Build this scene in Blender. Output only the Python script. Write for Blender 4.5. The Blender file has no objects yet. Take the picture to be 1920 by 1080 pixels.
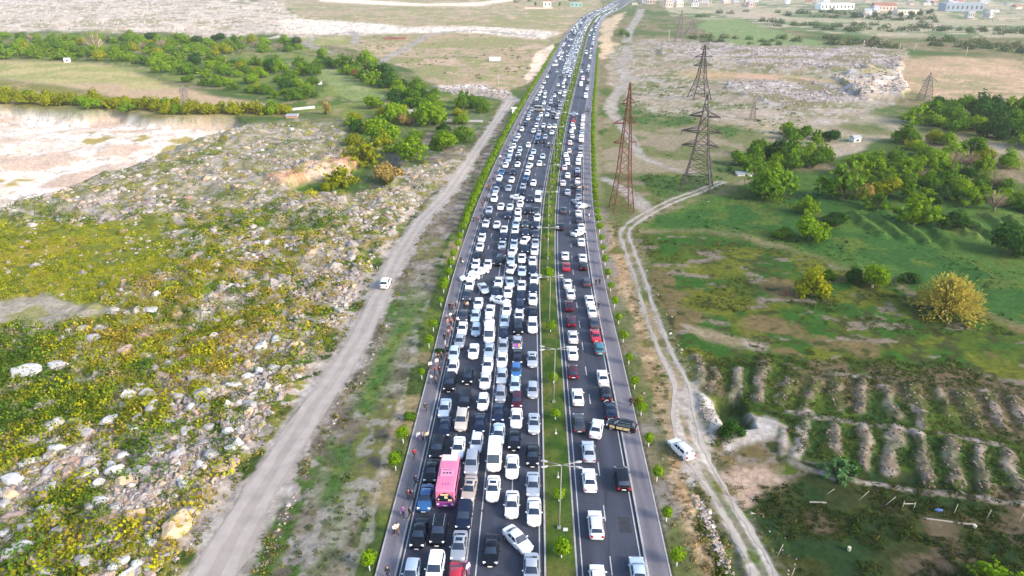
import bpy, math, random
import numpy as np

random.seed(7)
RNG = np.random.default_rng(11)
S = bpy.context.scene
COL = S.collection

# ----------------------------------------------------------------- camera, world, sun, exposure
CAM_H = 58.0
FPX = 1280.0                       # focal length in pixels of a 1920 px wide picture
TH = math.atan(600.0 / FPX)        # pitch below the horizon
CT, ST = math.cos(TH), math.sin(TH)
cam_d = bpy.data.cameras.new("camera")
cam_d.sensor_width = 36.0
cam_d.lens = 36.0 * FPX / 1920.0
cam_d.clip_start = 0.5
cam_d.clip_end = 20000
cam = bpy.data.objects.new("camera", cam_d)
COL.objects.link(cam)
cam.location = (0, 0, CAM_H)
cam.rotation_euler = (math.pi / 2 - TH, 0, 0)
S.camera = cam

SUN_EL, SUN_AZ = 27.0, 118.0       # azimuth clockwise from +Y (the way the camera looks)
W = bpy.data.worlds.new("World")
S.world = W
W.use_nodes = True
nt = W.node_tree
bg = nt.nodes["Background"]
sky = nt.nodes.new("ShaderNodeTexSky")
sky.sky_type = 'NISHITA'
sky.sun_disc = False
sky.sun_elevation = math.radians(SUN_EL)
sky.sun_rotation = math.radians(SUN_AZ)
sky.air_density = 1.0
sky.dust_density = 2.0
nt.links.new(sky.outputs[0], bg.inputs[0])
bg.inputs[1].default_value = 0.135
sd = bpy.data.lights.new("sun", 'SUN')
sd.energy = 1.5
sd.angle = math.radians(14.0)
sd.color = (1.0, 0.90, 0.78)
sun = bpy.data.objects.new("sun", sd)
COL.objects.link(sun)
sun.rotation_euler = (math.radians(90 - SUN_EL), 0, math.radians(180 - SUN_AZ))
sun.location = (0, 0, 200)
S.view_settings.view_transform = 'Standard'
S.view_settings.look = 'None'
S.view_settings.gamma = 1.0
S.view_settings.use_curve_mapping = False
S.view_settings.exposure = 1.78
S.render.engine = 'CYCLES'
S.cycles.use_denoising = True
S.cycles.max_bounces = 6
S.cycles.volume_bounces = 1
HAZE_DENSITY = 0.00010

# ----------------------------------------------------------------- picture <-> ground
def at(px, py, z=0.0):
    v = (540.0 - py) / FPX
    dx, dy, dz = (px - 960.0) / FPX, CT + v * ST, -ST + v * CT
    t = (z - CAM_H) / dz
    return dx * t, dy * t

def to_px(X, Y, Z=0.0):
    zc = Y * CT + (CAM_H - Z) * ST
    up = -(CAM_H - Z) * CT + Y * ST
    return 960 + FPX * X / zc, 540 - FPX * up / zc

def ppm(X, Y):                      # pixels per metre across
    return FPX / (Y * CT + CAM_H * ST)

def height_to(px, py, ptop):        # height of a thing based at (px,py) whose top is at row ptop
    X, Y = at(px, py)
    v = (540.0 - ptop) / FPX
    dy, dz = CT + v * ST, -ST + v * CT
    return CAM_H + Y / dy * dz

# ----------------------------------------------------------------- noise
def _hash(ix, iy, seed):
    h = (ix.astype(np.int64) * 374761393 + iy.astype(np.int64) * 668265263 + seed * 974634777) & 0xFFFFFFFF
    h = ((h ^ (h >> 13)) * 1274126177) & 0xFFFFFFFF
    h = (h ^ (h >> 16)) & 0xFFFF
    return h / 65535.0

def vnoise(x, y, seed=0):
    ix, iy = np.floor(x), np.floor(y)
    fx, fy = x - ix, y - iy
    fx = fx * fx * (3 - 2 * fx); fy = fy * fy * (3 - 2 * fy)
    a = _hash(ix, iy, seed); b = _hash(ix + 1, iy, seed)
    c = _hash(ix, iy + 1, seed); d = _hash(ix + 1, iy + 1, seed)
    return (a * (1 - fx) + b * fx) * (1 - fy) + (c * (1 - fx) + d * fx) * fy

def fbm(x, y, scale, octv=3, seed=0):
    x = np.asarray(x, float) / scale; y = np.asarray(y, float) / scale
    s, a, t = 0, 1.0, 0
    for k in range(octv):
        s = s + a * vnoise(x + 13.7 * k, y - 7.1 * k, seed + k)
        t += a; a *= 0.5; x = x * 2.03; y = y * 2.03
    return s / t

def sstep(a, b, x):
    t = np.clip((x - a) / (b - a), 0, 1)
    return t * t * (3 - 2 * t)

# ----------------------------------------------------------------- road axis
RY = np.array([-300, 0, 52, 71, 95, 124, 165, 239, 425, 539, 796, 979, 1180, 1366, 1600, 3000.])
RX = np.array([-8, 1.6, 3.4, 4.0, 4.67, 5.4, 7.6, 14.3, 36.2, 50, 83.3, 113, 162, 203, 262, 640.])
_m = np.zeros(len(RY))
_d = np.diff(RX) / np.diff(RY)
_m[1:-1] = (_d[1:] * np.diff(RY)[:-1] + _d[:-1] * np.diff(RY)[1:]) / (np.diff(RY)[1:] + np.diff(RY)[:-1])
_m[0], _m[-1] = _d[0], _d[-1]
def road_x(Y):
    Y = np.asarray(Y, float)
    i = np.clip(np.searchsorted(RY, Y) - 1, 0, len(RY) - 2)
    h = RY[i + 1] - RY[i]; t = (Y - RY[i]) / h
    return ((2*t**3 - 3*t**2 + 1) * RX[i] + (t**3 - 2*t**2 + t) * h * _m[i]
            + (-2*t**3 + 3*t**2) * RX[i + 1] + (t**3 - t**2) * h * _m[i + 1])
def road_s(Y):
    return (road_x(np.asarray(Y) + 1.0) - road_x(np.asarray(Y) - 1.0)) / 2.0
def road_off(X, Y):                 # signed metres right of the median's left edge
    s = road_s(Y)
    return (X - road_x(Y)) / np.sqrt(1 + s * s)
def road_pt(off, Y):
    s = float(road_s(Y)); n = math.sqrt(1 + s * s)
    return float(road_x(Y)) + off / n, Y - off * s / n
OFF = dict(lw0=-17.7, lw1=-15.6, c0=-15.6, c1=0.0, m1=3.55, r1=10.85, rw1=13.25)

# ----------------------------------------------------------------- polygons and lines in ground space
def poly_sd(px, py, poly, reach):
    """signed distance (inside positive) with a cut-off reach; px,py flat arrays"""
    P = np.array(poly, float)
    out = np.full(px.shape, -reach, float)
    m = (px > P[:, 0].min() - reach) & (px < P[:, 0].max() + reach) & (py > P[:, 1].min() - reach) & (py < P[:, 1].max() + reach)
    idx = np.nonzero(m)[0]
    if not len(idx): return out
    x, y = px[idx], py[idx]
    d2 = np.full(len(idx), 1e18); ins = np.zeros(len(idx), bool)
    for k in range(len(P)):
        x0, y0 = P[k]; x1, y1 = P[(k + 1) % len(P)]
        ex, ey = x1 - x0, y1 - y0
        t = np.clip(((x - x0) * ex + (y - y0) * ey) / (ex * ex + ey * ey + 1e-9), 0, 1)
        d2 = np.minimum(d2, (x - x0 - t * ex) ** 2 + (y - y0 - t * ey) ** 2)
        if y0 != y1:
            c = ((y0 > y) != (y1 > y)) & (x < (x1 - x0) * (y - y0) / (y1 - y0) + x0)
            ins ^= c
    d = np.sqrt(d2)
    out[idx] = np.where(ins, d, -d)
    return np.maximum(out, -reach)

def line_sd(X, Y, pts, hw, reach=6.0):
    """distance inside a ribbon: half width minus distance; world metres"""
    out = np.full(X.shape, -reach, float)
    for k in range(len(pts) - 1):
        (x0, y0), (x1, y1) = pts[k], pts[k + 1]
        r = max(hw[k], hw[k + 1]) + reach
        m = (X > min(x0, x1) - r) & (X < max(x0, x1) + r) & (Y > min(y0, y1) - r) & (Y < max(y0, y1) + r)
        idx = np.nonzero(m)[0]
        if not len(idx): continue
        x, y = X[idx], Y[idx]
        ex, ey = x1 - x0, y1 - y0
        t = np.clip(((x - x0) * ex + (y - y0) * ey) / (ex * ex + ey * ey + 1e-9), 0, 1)
        d = np.hypot(x - x0 - t * ex, y - y0 - t * ey)
        out[idx] = np.maximum(out[idx], hw[k] + (hw[k + 1] - hw[k]) * t - d)
    return out

def spline(pts, n=10):
    P = [np.array(p, float) for p in pts]
    P = [2 * P[0] - P[1]] + P + [2 * P[-1] - P[-2]]
    out = []
    for i in range(1, len(P) - 2):
        for k in range(n):
            t = k / n
            a, b, c, d = P[i - 1], P[i], P[i + 1], P[i + 2]
            out.append(0.5 * (2 * b + (c - a) * t + (2 * a - 5 * b + 4 * c - d) * t * t + (3 * b - a - 3 * c + d) * t ** 3))
    out.append(P[-2])
    return out

def track(pxs, n=8):                 # (px, py, half width in metres) -> world polyline
    pts = [(*at(a, b), w) for a, b, w in pxs]
    sp = spline(pts, n)
    return [(p[0], p[1]) for p in sp], [float(p[2]) for p in sp]

GRAVEL = track([(330, 1200, 4.2), (398, 1080, 3.9), (468, 950, 3.5), (562, 800, 3.2), (637, 690, 3.0), (692, 600, 2.8), (737, 500, 2.6),
                (785, 420, 2.4), (850, 350, 2.4), (898, 275, 2.3), (935, 220, 2.4), (958, 188, 2.6)])
GRAVEL2 = track([(958, 188, 3.5), (925, 178, 6), (880, 172, 8), (840, 168, 5)])
FARTRACK = track([(712, 121, 2.6), (735, 103, 3.0), (770, 85, 3.4), (815, 66, 4), (900, 58, 6), (1000, 66, 4)])
FARTRACK2 = track([(664, 83, 3), (668, 70, 3), (655, 60, 3.5), (600, 70, 3), (575, 83, 3), (620, 100, 3)])
FOOTPATH = track([(640, 1130, .5), (690, 980, .4), (722, 860, .45), (752, 760, .35), (772, 680, .4), (782, 630, .3)])
TRACK_R = track([(1470, 1160, 1.9), (1425, 1060, 2.0), (1385, 985, 1.9), (1340, 910, 1.9), (1304, 850, 2.6), (1284, 790, 2.8), (1277, 720, 2.0), (1245, 655, 1.7),
                 (1218, 585, 1.7), (1200, 525, 1.6), (1180, 468, 1.6), (1172, 435, 1.7), (1200, 410, 1.8), (1260, 378, 1.9), (1310, 358, 1.6), (1352, 338, 1.6)])
TRACK_R2 = track([(1215, 400, 1.5), (1195, 378, 1.4), (1165, 352, 1.3), (1135, 335, 1.0)])
TRACK_R3 = track([(1300, 322, 1.5), (1265, 315, 1.5), (1225, 302, 1.6), (1195, 285, 1.6), (1188, 265, 1.6), (1170, 238, 1.8), (1145, 205, 2.2), (1152, 180, 2.4),
                  (1170, 155, 2.4), (1172, 135, 2.6), (1166, 120, 2.6), (1178, 100, 3.0), (1170, 85, 3.2)])
TRACK_R4 = track([(1172, 140, 2.4), (1200, 146, 2.4), (1230, 150, 2.0)])
TRACK_R5 = track([(1175, 78, 3), (1182, 55, 3), (1196, 34, 4), (1202, 18, 5)])
TRACKS_FLAT = [GRAVEL, GRAVEL2, FARTRACK, TRACK_R, TRACK_R3]

# ground regions, outlined on the ground through the picture's rows and columns
Z = dict(
 quarry=[(-60, 195), (0, 195), (110, 207), (230, 205), (300, 224), (434, 222), (443, 240), (380, 262), (300, 288), (200, 318), (120, 350), (40, 392), (-60, 410)],
 rubble=[(-400, 400), (0, 395), (120, 352), (200, 322), (300, 292), (380, 266), (445, 240), (560, 222), (650, 225), (665, 260), (640, 300), (600, 325), (640, 360),
         (720, 350), (750, 320), (800, 305), (870, 275), (893, 275), (850, 350), (783, 420), (735, 500), (690, 600), (635, 690), (560, 800), (462, 950), (395, 1080), (330, 1250), (-1200, 1250)],
 meadow_y=[(-400, 420), (0, 412), (160, 410), (300, 420), (345, 455), (320, 500), (250, 530), (150, 570), (60, 600), (0, 620), (-400, 640)],
 bare_g=[(-200, 555), (0, 560), (60, 545), (130, 560), (210, 580), (150, 606), (60, 612), (0, 608), (-200, 640)],
 pit=[(560, 345), (600, 320), (668, 308), (680, 298), (735, 300), (745, 325), (715, 352), (640, 366), (580, 362)],
 redbank=[(503, 345), (520, 325), (600, 297), (650, 290), (668, 308), (640, 325), (590, 330), (545, 352)],
 tanfield=[(-200, 112), (0, 114), (130, 116), (240, 130), (330, 160), (450, 186), (530, 195), (420, 200), (330, 196), (200, 178), (100, 160), (0, 150), (-200, 148)],
 hedgeband=[(-200, 150), (0, 152), (100, 162), (200, 178), (330, 198), (545, 200), (545, 216), (330, 222), (230, 204), (100, 202), (0, 194), (-200, 194)],
 treeband=[(-200, 62), (200, 62), (330, 70), (450, 78), (560, 82), (600, 97), (700, 115), (780, 150), (830, 168), (930, 195), (925, 215), (880, 262), (830, 285), (720, 325),
           (660, 300), (650, 250), (640, 215), (560, 208), (530, 192), (430, 170), (330, 150), (240, 128), (120, 113), (-200, 113)],
 uprubble=[(-300, -20), (300, -8), (520, 2), (560, 30), (600, 60), (560, 74), (330, 66), (100, 62), (-300, 62)],
 sandstrip=[(520, 40), (600, 38), (690, 42), (760, 50), (900, 50), (1000, 56), (1060, 62), (1020, 72), (900, 62), (760, 64), (640, 66), (540, 62)],
 sandtop=[(600, -5), (720, 2), (800, 8), (900, 4), (960, -3), (960, 2), (900, 10), (800, 12), (700, 8), (600, 2)],
 tanup=[(480, -30), (1110, -30), (1130, 10), (1060, 60), (1035, 100), (1000, 150), (960, 172), (830, 165), (760, 130), (660, 90), (560, 80), (560, 30)],
 greenup=[(560, 70), (640, 62), (660, 82), (590, 88)], 
 rub_l=[(820, 160), (880, 162), (960, 172), (968, 185), (930, 182), (850, 180)],
 bank=[(1010, 92), (1040, 82), (1046, 88), (1020, 120), (1000, 150), (985, 155), (990, 130)],
 gardenstrip=[(590, 110), (700, 165), (735, 190), (660, 190), (600, 150), (540, 120)],
 verge_o=[(1130, 420), (1165, 435), (1172, 470), (1195, 530), (1215, 600), (1240, 660), (1268, 730), (1268, 800), (1290, 900), (1340, 1010), (1390, 1130), (1290, 1130), (1262, 1040), (1215, 850),
          (1175, 690), (1150, 570), (1130, 480)],
 ditch=[(1302, 890), (1330, 930), (1370, 1000), (1400, 1060), (1415, 1130), (1350, 1130), (1340, 1060), (1318, 980)],
 meadow=[(1196, 432), (1225, 405), (1290, 375), (1370, 350), (1450, 320), (1700, 320), (2300, 400), (2300, 640), (1920, 600), (1720, 552), (1640, 508), (1500, 470), (1360, 440), (1240, 440)],
 olive=[(1200, 445), (1360, 445), (1500, 480), (1640, 520), (1720, 556), (1920, 605), (2400, 680), (2400, 1400), (1450, 1400), (1420, 1060), (1340, 900), (1310, 780), (1290, 700), (1240, 620), (1215, 540)],
 mounds=[(1295, 690), (1360, 665), (1460, 665), (1600, 690), (1800, 700), (2200, 740), (2300, 990), (1920, 950), (1740, 915), (1600, 890), (1500, 870), (1480, 800), (1400, 780), (1310, 760)],
 lowdark=[(1410, 925), (1500, 905), (1600, 900), (1740, 922), (1920, 955), (2400, 1020), (2400, 1400), (1500, 1400), (1455, 1080)],
 bare_r=[(1340, 866), (1400, 870), (1480, 895), (1495, 910), (1440, 925), (1400, 935), (1370, 915)],
 bare_r2=[(1275, 605), (1340, 608), (1400, 625), (1460, 640), (1455, 655), (1380, 650), (1310, 640)],
 stonytan=[(1135, 90), (1220, 72), (1700, 92), (1720, 140), (1660, 205), (1560, 235), (1400, 240), (1300, 215), (1180, 200), (1140, 150)],
 trackpad=[(1258, 745), (1275, 728), (1300, 740), (1322, 800), (1322, 850), (1302, 885), (1272, 860), (1258, 800)],
 spill=[(1296, 752), (1312, 758), (1345, 800), (1345, 815), (1318, 825), (1302, 800)],
 slab=[(1345, 838), (1400, 800), (1440, 796), (1465, 808), (1455, 830), (1400, 845), (1360, 850)],
 dig=[(1340, 770), (1390, 762), (1400, 775), (1400, 812), (1350, 818), (1338, 800)],
 rub_r=[(1225, 82), (1330, 80), (1460, 90), (1600, 94), (1690, 108), (1700, 130), (1600, 132), (1480, 125), (1400, 120), (1250, 105)],
 cliff_r=[(1560, 140), (1620, 128), (1690, 132), (1706, 160), (1690, 180), (1620, 182), (1575, 160)],
 rub_r2=[(1370, 155), (1480, 152), (1600, 165), (1640, 182), (1560, 200), (1440, 202), (1375, 180)],
 tan_r=[(1690, 108), (1800, 108), (2100, 128), (2100, 200), (1850, 190), (1760, 180), (1705, 165), (1695, 130)],
 orange_r=[(1265, 138), (1330, 132), (1400, 136), (1500, 142), (1570, 152), (1560, 160), (1440, 150), (1300, 146)],
 orange_v=[(1128, 40), (1160, 26), (1172, 22), (1160, 45), (1145, 70), (1160, 85), (1130, 110), (1118, 110)],
 greenmix=[(1120, 215), (1230, 160), (1330, 165), (1400, 200), (1700, 205), (1760, 230), (1450, 330), (1360, 345), (1250, 385), (1180, 330), (1130, 330)],
 tanpath_r=[(1450, 232), (1560, 246), (1700, 256), (1800, 262), (2100, 310), (2100, 350), (1900, 298), (1780, 272), (1640, 262), (1500, 252), (1400, 240)],
 gfield=[(1320, 38), (1380, 36), (1420, 48), (1500, 70), (1560, 84), (1380, 84), (1330, 70), (1310, 50)],
 gfield2=[(1340, 20), (1440, 22), (1500, 36), (1440, 38), (1370, 32)],
 farland=[(1210, -30), (2600, -30), (2600, 75), (1700, 70), (1500, 60), (1380, 45), (1260, 30)],
 ruts_g=[(1560, 395), (1640, 400), (1760, 380), (1900, 405), (1900, 470), (1760, 470), (1600, 450)],
)

# ridges of earth on the right: (px0,py0,px1,py1, half width m, height m)
RIDGES = [(1308, 672, 1318, 715, 1.0, .9), (1342, 692, 1336, 728, .9, .9), (1386, 692, 1376, 742, 1.0, 1.1), (1437, 680, 1420, 745, 1.1, 1.2), (1480, 714, 1462, 752, 1.2, 1.0),
          (1480, 690, 1530, 720, 1.0, 1.1), (1530, 720, 1508, 770, 1.1, 1.0), (1515, 770, 1496, 855, .8, .7), (1568, 706, 1574, 765, .9, .8), (1616, 712, 1612, 768, 1.2, 1.1), (1660, 722, 1680, 778, 1.1, .9),
          (1712, 724, 1728, 790, 1.2, 1.0), (1762, 725, 1780, 772, 1.0, .9), (1806, 732, 1832, 790, 1.0, 1.0), (1852, 732, 1880, 792, 1.0, .9), (1900, 742, 1925, 790, 1.1, 1.0),
          (1562, 795, 1566, 838, 1.0, .8), (1626, 800, 1618, 868, 1.1, 1.0), (1680, 802, 1668, 876, 1.2, 1.0), (1720, 806, 1745, 900, 1.2, 1.1), (1782, 826, 1796, 908, 1.1, 1.0),
          (1835, 834, 1848, 918, 1.1, 1.0), (1890, 844, 1918, 920, 1.1, .9), (1378, 762, 1480, 800, .8, .5), (1480, 768, 1560, 782, .7, .5), (1560, 782, 1720, 806, .6, .4), (1760, 806, 1880, 830, .6, .4),
          (1470, 800, 1478, 848, .7, .6), (1490, 866, 1560, 894, .8, .6), (1600, 896, 1740, 916, .7, .6), (1740, 916, 1930, 945, .7, .6), (1560, 700, 1690, 708, .5, .4)]
GRIDGES = [(1600 + 42 * k, 402 + (k % 3) * 4, 1650 + 44 * k, 440 + (k % 4) * 6, 2.0, 1.3) for k in range(8)]

def masks(X, Y):
    """all the zone weights at world points"""
    X = np.asarray(X, float).ravel(); Y = np.asarray(Y, float).ravel()
    Yc = np.maximum(Y, 5.0)
    px, py = to_px(X, Yc)
    n1 = fbm(X, Y, 22, 4, 3) - .5; n2 = fbm(X, Y, 22, 4, 57) - .5
    k = FPX / (Yc * CT + CAM_H * ST)
    wx = np.clip(px + n1 * k * 14, -5000, 6000)
    wy = py + n2 * k * 14 * np.clip((py + 60) / 1100, .06, 1)
    M = {}
    for name, poly in Z.items():
        soft = 26.0 if name in ('rub_r', 'rub_r2', 'uprubble', 'rub_l') else 5.0 if np.mean([p[1] for p in poly]) < 130 else (10.0 if np.mean([p[1] for p in poly]) < 400 else 16.0)
        M[name] = sstep(-soft * .5, soft * .5, poly_sd(wx, wy, poly, 60.0))
    for kz in ('rub_r', 'rub_r2', 'uprubble', 'cliff_r', 'rub_l'):
        if kz in M and M[kz].max() > 0: M[kz] = sstep(.02, .35, M[kz]) * sstep(.18, .58, M[kz] + (fbm(X, Y, 34, 3, 61) - .5) * 1.5 * (M[kz] < .999) + (fbm(X, Y, 12, 2, 63) - .62) * .8)
    return M, px, py

def ridge_fields(X, Y, trails=False):
    h = np.zeros(X.shape); m = np.zeros(X.shape); tr_ = np.zeros(X.shape)
    for (a, b, c, d, w, hh) in RIDGES + GRIDGES:
        p0, p1 = at(a, b), at(c, d)
        s = line_sd(X + (fbm(X, Y, 3, 2, 91) - .5) * 1.8, Y + (fbm(X, Y, 3, 2, 95) - .5) * 1.5, [p0, p1], [w * .85, w * .85], 2.0)
        g = sstep(-.9, w, s)
        h = np.maximum(h, g * hh * (.55 if (a, b, c, d, w, hh) in RIDGES else .95) * (.6 + .8 * fbm(X, Y, 1.6, 3, 5)))
        if hh <= .7: tr_ = np.maximum(tr_, sstep(-.25, .3, s)); continue
        if hh < 1.25 or w < 2: m = np.maximum(m, sstep(-.25, .45, s)) if (a, b, c, d, w, hh) in RIDGES else m
    return (h, m, tr_) if trails else (h, m)

def track_field(X, Y):
    t = np.full(X.shape, -6.0)
    for P, Wd in TRACKS_FLAT: t = np.maximum(t, line_sd(X, Y, P, Wd))
    return sstep(-3.0, .2, t)

def height(X, Y, M=None):
    shp = np.shape(X)
    X = np.asarray(X, float).ravel(); Y = np.asarray(Y, float).ravel()
    if M is None: M, _, _ = masks(X, Y)
    off = road_off(X, Y)
    rd = 1 - sstep(19.5, 30, np.abs(off + 2.2) + 2.0)      # 1 in the road corridor
    near = np.clip(1.2 - Y / 1500, .2, 1)
    base = (fbm(X, Y, 70, 3, 21) - .5) * 3.0
    h = base * (1 - rd)
    tf = track_field(X, Y)
    rub = M['rubble'] * (1 - M['meadow_y']) * (1 - M['pit'])
    hr = (fbm(X, Y, 11, 3, 33) - .45) * 3.0 + (fbm(X, Y, 3.2, 2, 37) - .5) * 1.1
    h = h + rub * hr * (1 - tf) * (1 - rd)
    h = h + M['uprubble'] * (fbm(X, Y, 60, 3, 41) - .4) * 7
    h = h + (M['rub_r'] * 2.0 + M['rub_r2'] * 1.4) * (fbm(X, Y, 16, 3, 43))
    h = h - M['quarry'] * (4.2 + (fbm(X, Y, 25, 3, 45) - .5) * 3.0)
    h = h + M['cliff_r'] * (4.0 * fbm(X, Y, 14, 3, 47))
    h = h - M['pit'] * 2.6 + M['redbank'] * (.9 + fbm(X, Y, 5, 2, 49))
    rh, _ = ridge_fields(X, Y)
    h = h + rh - M['dig'] * 1.6 + M['spill'] * .5 - M['ditch'] * .7
    small = (fbm(X, Y, 5, 3, 51) - .5) * .5
    h = h + small * (1 - rd) * (1 - tf) * (Y < 500)
    inside = (off > OFF['lw0'] - .35) & (off < OFF['rw1'] + .35)
    h = np.where(inside, -.16, h * (1 - rd * .999) + rd * -.02)
    return h.reshape(shp)

GRID = {}
def hpt(x, y):                       # height read off the ground sheet itself
    R, cc, H = GRID['R'], GRID['cc'], GRID['H']
    i = min(max(int(np.searchsorted(R, y)) - 1, 0), len(R) - 2); t = (y - R[i]) / (R[i + 1] - R[i])
    w = max(y, 40) * CT + CAM_H * ST; u = x / w
    j = min(max(int(np.searchsorted(cc, u)) - 1, 0), len(cc) - 2); q = (u - cc[j]) / (cc[j + 1] - cc[j])
    return float((H[i, j] * (1 - q) + H[i, j + 1] * q) * (1 - t) + (H[i + 1, j] * (1 - q) + H[i + 1, j + 1] * q) * t)

# ----------------------------------------------------------------- materials
MATS = {}
def mat(name, col=(.5, .5, .5), rough=.7, metal=0.0, coat=0.0, emit=None, noise=None, spec=None, island=0.0):
    if name in MATS: return MATS[name]
    m = bpy.data.materials.new(name); m.use_nodes = True
    n = m.node_tree.nodes; L = m.node_tree.links
    b = n["Principled BSDF"]
    b.inputs["Base Color"].default_value = (*col, 1)
    b.inputs["Roughness"].default_value = rough
    b.inputs["Metallic"].default_value = metal
    b.inputs["Coat Weight"].default_value = coat
    b.inputs["Coat Roughness"].default_value = .08
    if spec is not None: b.inputs["Specular IOR Level"].default_value = spec
    if name.startswith('car_paint'):
        oi = n.new('ShaderNodeObjectInfo'); hs = n.new('ShaderNodeHueSaturation'); mr = n.new('ShaderNodeMapRange')
        mr.inputs[3].default_value = .74; mr.inputs[4].default_value = 1.12; hs.inputs['Color'].default_value = (*col, 1)
        L.new(oi.outputs['Random'], mr.inputs[0]); L.new(mr.outputs[0], hs.inputs['Value']); L.new(hs.outputs[0], b.inputs['Base Color'])
    if noise or island:
        mx = n.new("ShaderNodeMix"); mx.data_type = 'RGBA'; mx.blend_type = 'MULTIPLY'
        mx.inputs[0].default_value = 1.0
        mx.inputs[6].default_value = (*col, 1)
        cr = n.new("ShaderNodeMapRange")
        if noise:
            tc = n.new("ShaderNodeNewGeometry")
            tx = n.new("ShaderNodeTexNoise"); tx.inputs["Scale"].default_value = noise[0]; tx.inputs["Detail"].default_value = 6
            L.new(tc.outputs["Position"], tx.inputs["Vector"])
            L.new(tx.outputs[0], cr.inputs[0])
            cr.inputs[1].default_value = .25; cr.inputs[2].default_value = .75
            cr.inputs[3].default_value = 1 - noise[1]; cr.inputs[4].default_value = 1 + noise[1]
        else:
            tc = n.new("ShaderNodeNewGeometry")
            L.new(tc.outputs["Random Per Island"], cr.inputs[0])
            cr.inputs[3].default_value = 1 - island; cr.inputs[4].default_value = 1 + island
        L.new(cr.outputs[0], mx.inputs[7])
        L.new(mx.outputs[2], b.inputs["Base Color"])
    MATS[name] = m
    return m

def leaf_mat(name, c1, c2, trans=.35):
    if name in MATS: return MATS[name]
    m = bpy.data.materials.new(name); m.use_nodes = True
    n = m.node_tree.nodes; L = m.node_tree.links
    n.remove(n["Principled BSDF"])
    g = n.new("ShaderNodeNewGeometry"); oi = n.new("ShaderNodeObjectInfo")
    ad = n.new("ShaderNodeMath"); ad.operation = 'MULTIPLY_ADD'; ad.inputs[1].default_value = .35; ad.use_clamp = True
    sc = n.new("ShaderNodeMath"); sc.operation = 'MULTIPLY'; sc.inputs[1].default_value = .7
    L.new(g.outputs["Random Per Island"], sc.inputs[0])
    L.new(oi.outputs["Random"], ad.inputs[0]); L.new(sc.outputs[0], ad.inputs[2])
    mx = n.new("ShaderNodeMix"); mx.data_type = 'RGBA'
    mx.inputs[6].default_value = (*c1, 1); mx.inputs[7].default_value = (*c2, 1)
    L.new(ad.outputs[0], mx.inputs[0])
    d = n.new("ShaderNodeBsdfDiffuse"); t = n.new("ShaderNodeBsdfTranslucent")
    L.new(mx.outputs[2], d.inputs[0]); L.new(mx.outputs[2], t.inputs[0])
    s = n.new("ShaderNodeMixShader"); s.inputs[0].default_value = trans
    L.new(d.outputs[0], s.inputs[1]); L.new(t.outputs[0], s.inputs[2])
    L.new(s.outputs[0], n["Material Output"].inputs[0])
    MATS[name] = m
    return m

def attr_mat(name, nscale=1.6, amount=.22, bump=.3, rough=.95, trans=0):
    m = bpy.data.materials.new(name); m.use_nodes = True
    n = m.node_tree.nodes; L = m.node_tree.links
    b = n["Principled BSDF"]; b.inputs["Roughness"].default_value = rough; b.inputs["Specular IOR Level"].default_value = .04
    a = n.new("ShaderNodeAttribute"); a.attribute_name = "albedo"
    g = n.new("ShaderNodeNewGeometry")
    tx = n.new("ShaderNodeTexNoise"); tx.inputs["Scale"].default_value = nscale; tx.inputs["Detail"].default_value = 8; tx.inputs["Roughness"].default_value = .65
    L.new(g.outputs["Position"], tx.inputs["Vector"])
    cr = n.new("ShaderNodeMapRange"); cr.inputs[1].default_value = .25; cr.inputs[2].default_value = .75
    cr.inputs[3].default_value = 1 - amount; cr.inputs[4].default_value = 1 + amount
    L.new(tx.outputs[0], cr.inputs[0])
    mx = n.new("ShaderNodeMix"); mx.data_type = 'RGBA'; mx.blend_type = 'MULTIPLY'; mx.inputs[0].default_value = 1
    L.new(a.outputs["Color"], mx.inputs[6]); L.new(cr.outputs[0], mx.inputs[7])
    L.new(mx.outputs[2], b.inputs["Base Color"])
    if bump:
        bp = n.new("ShaderNodeBump"); bp.inputs["Strength"].default_value = bump; bp.inputs["Distance"].default_value = .25
        L.new(tx.outputs[0], bp.inputs["Height"]); L.new(bp.outputs[0], b.inputs["Normal"])
    return m

# ----------------------------------------------------------------- objects helpers
def link(o, parent=None):
    COL.objects.link(o)
    if parent is not None: o.parent = parent
    return o
def tag(o, label=None, cat=None, group=None, kind=None):
    if label: o["label"] = label
    if cat: o["category"] = cat
    if group: o["group"] = group
    if kind: o["kind"] = kind
    return o
def empty(name, loc, rz=0.0, sc=1.0):
    o = bpy.data.objects.new(name, None); o.empty_display_size = .5
    o.location = loc; o.rotation_euler = (0, 0, rz); o.scale = (sc, sc, sc)
    return link(o)

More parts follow.
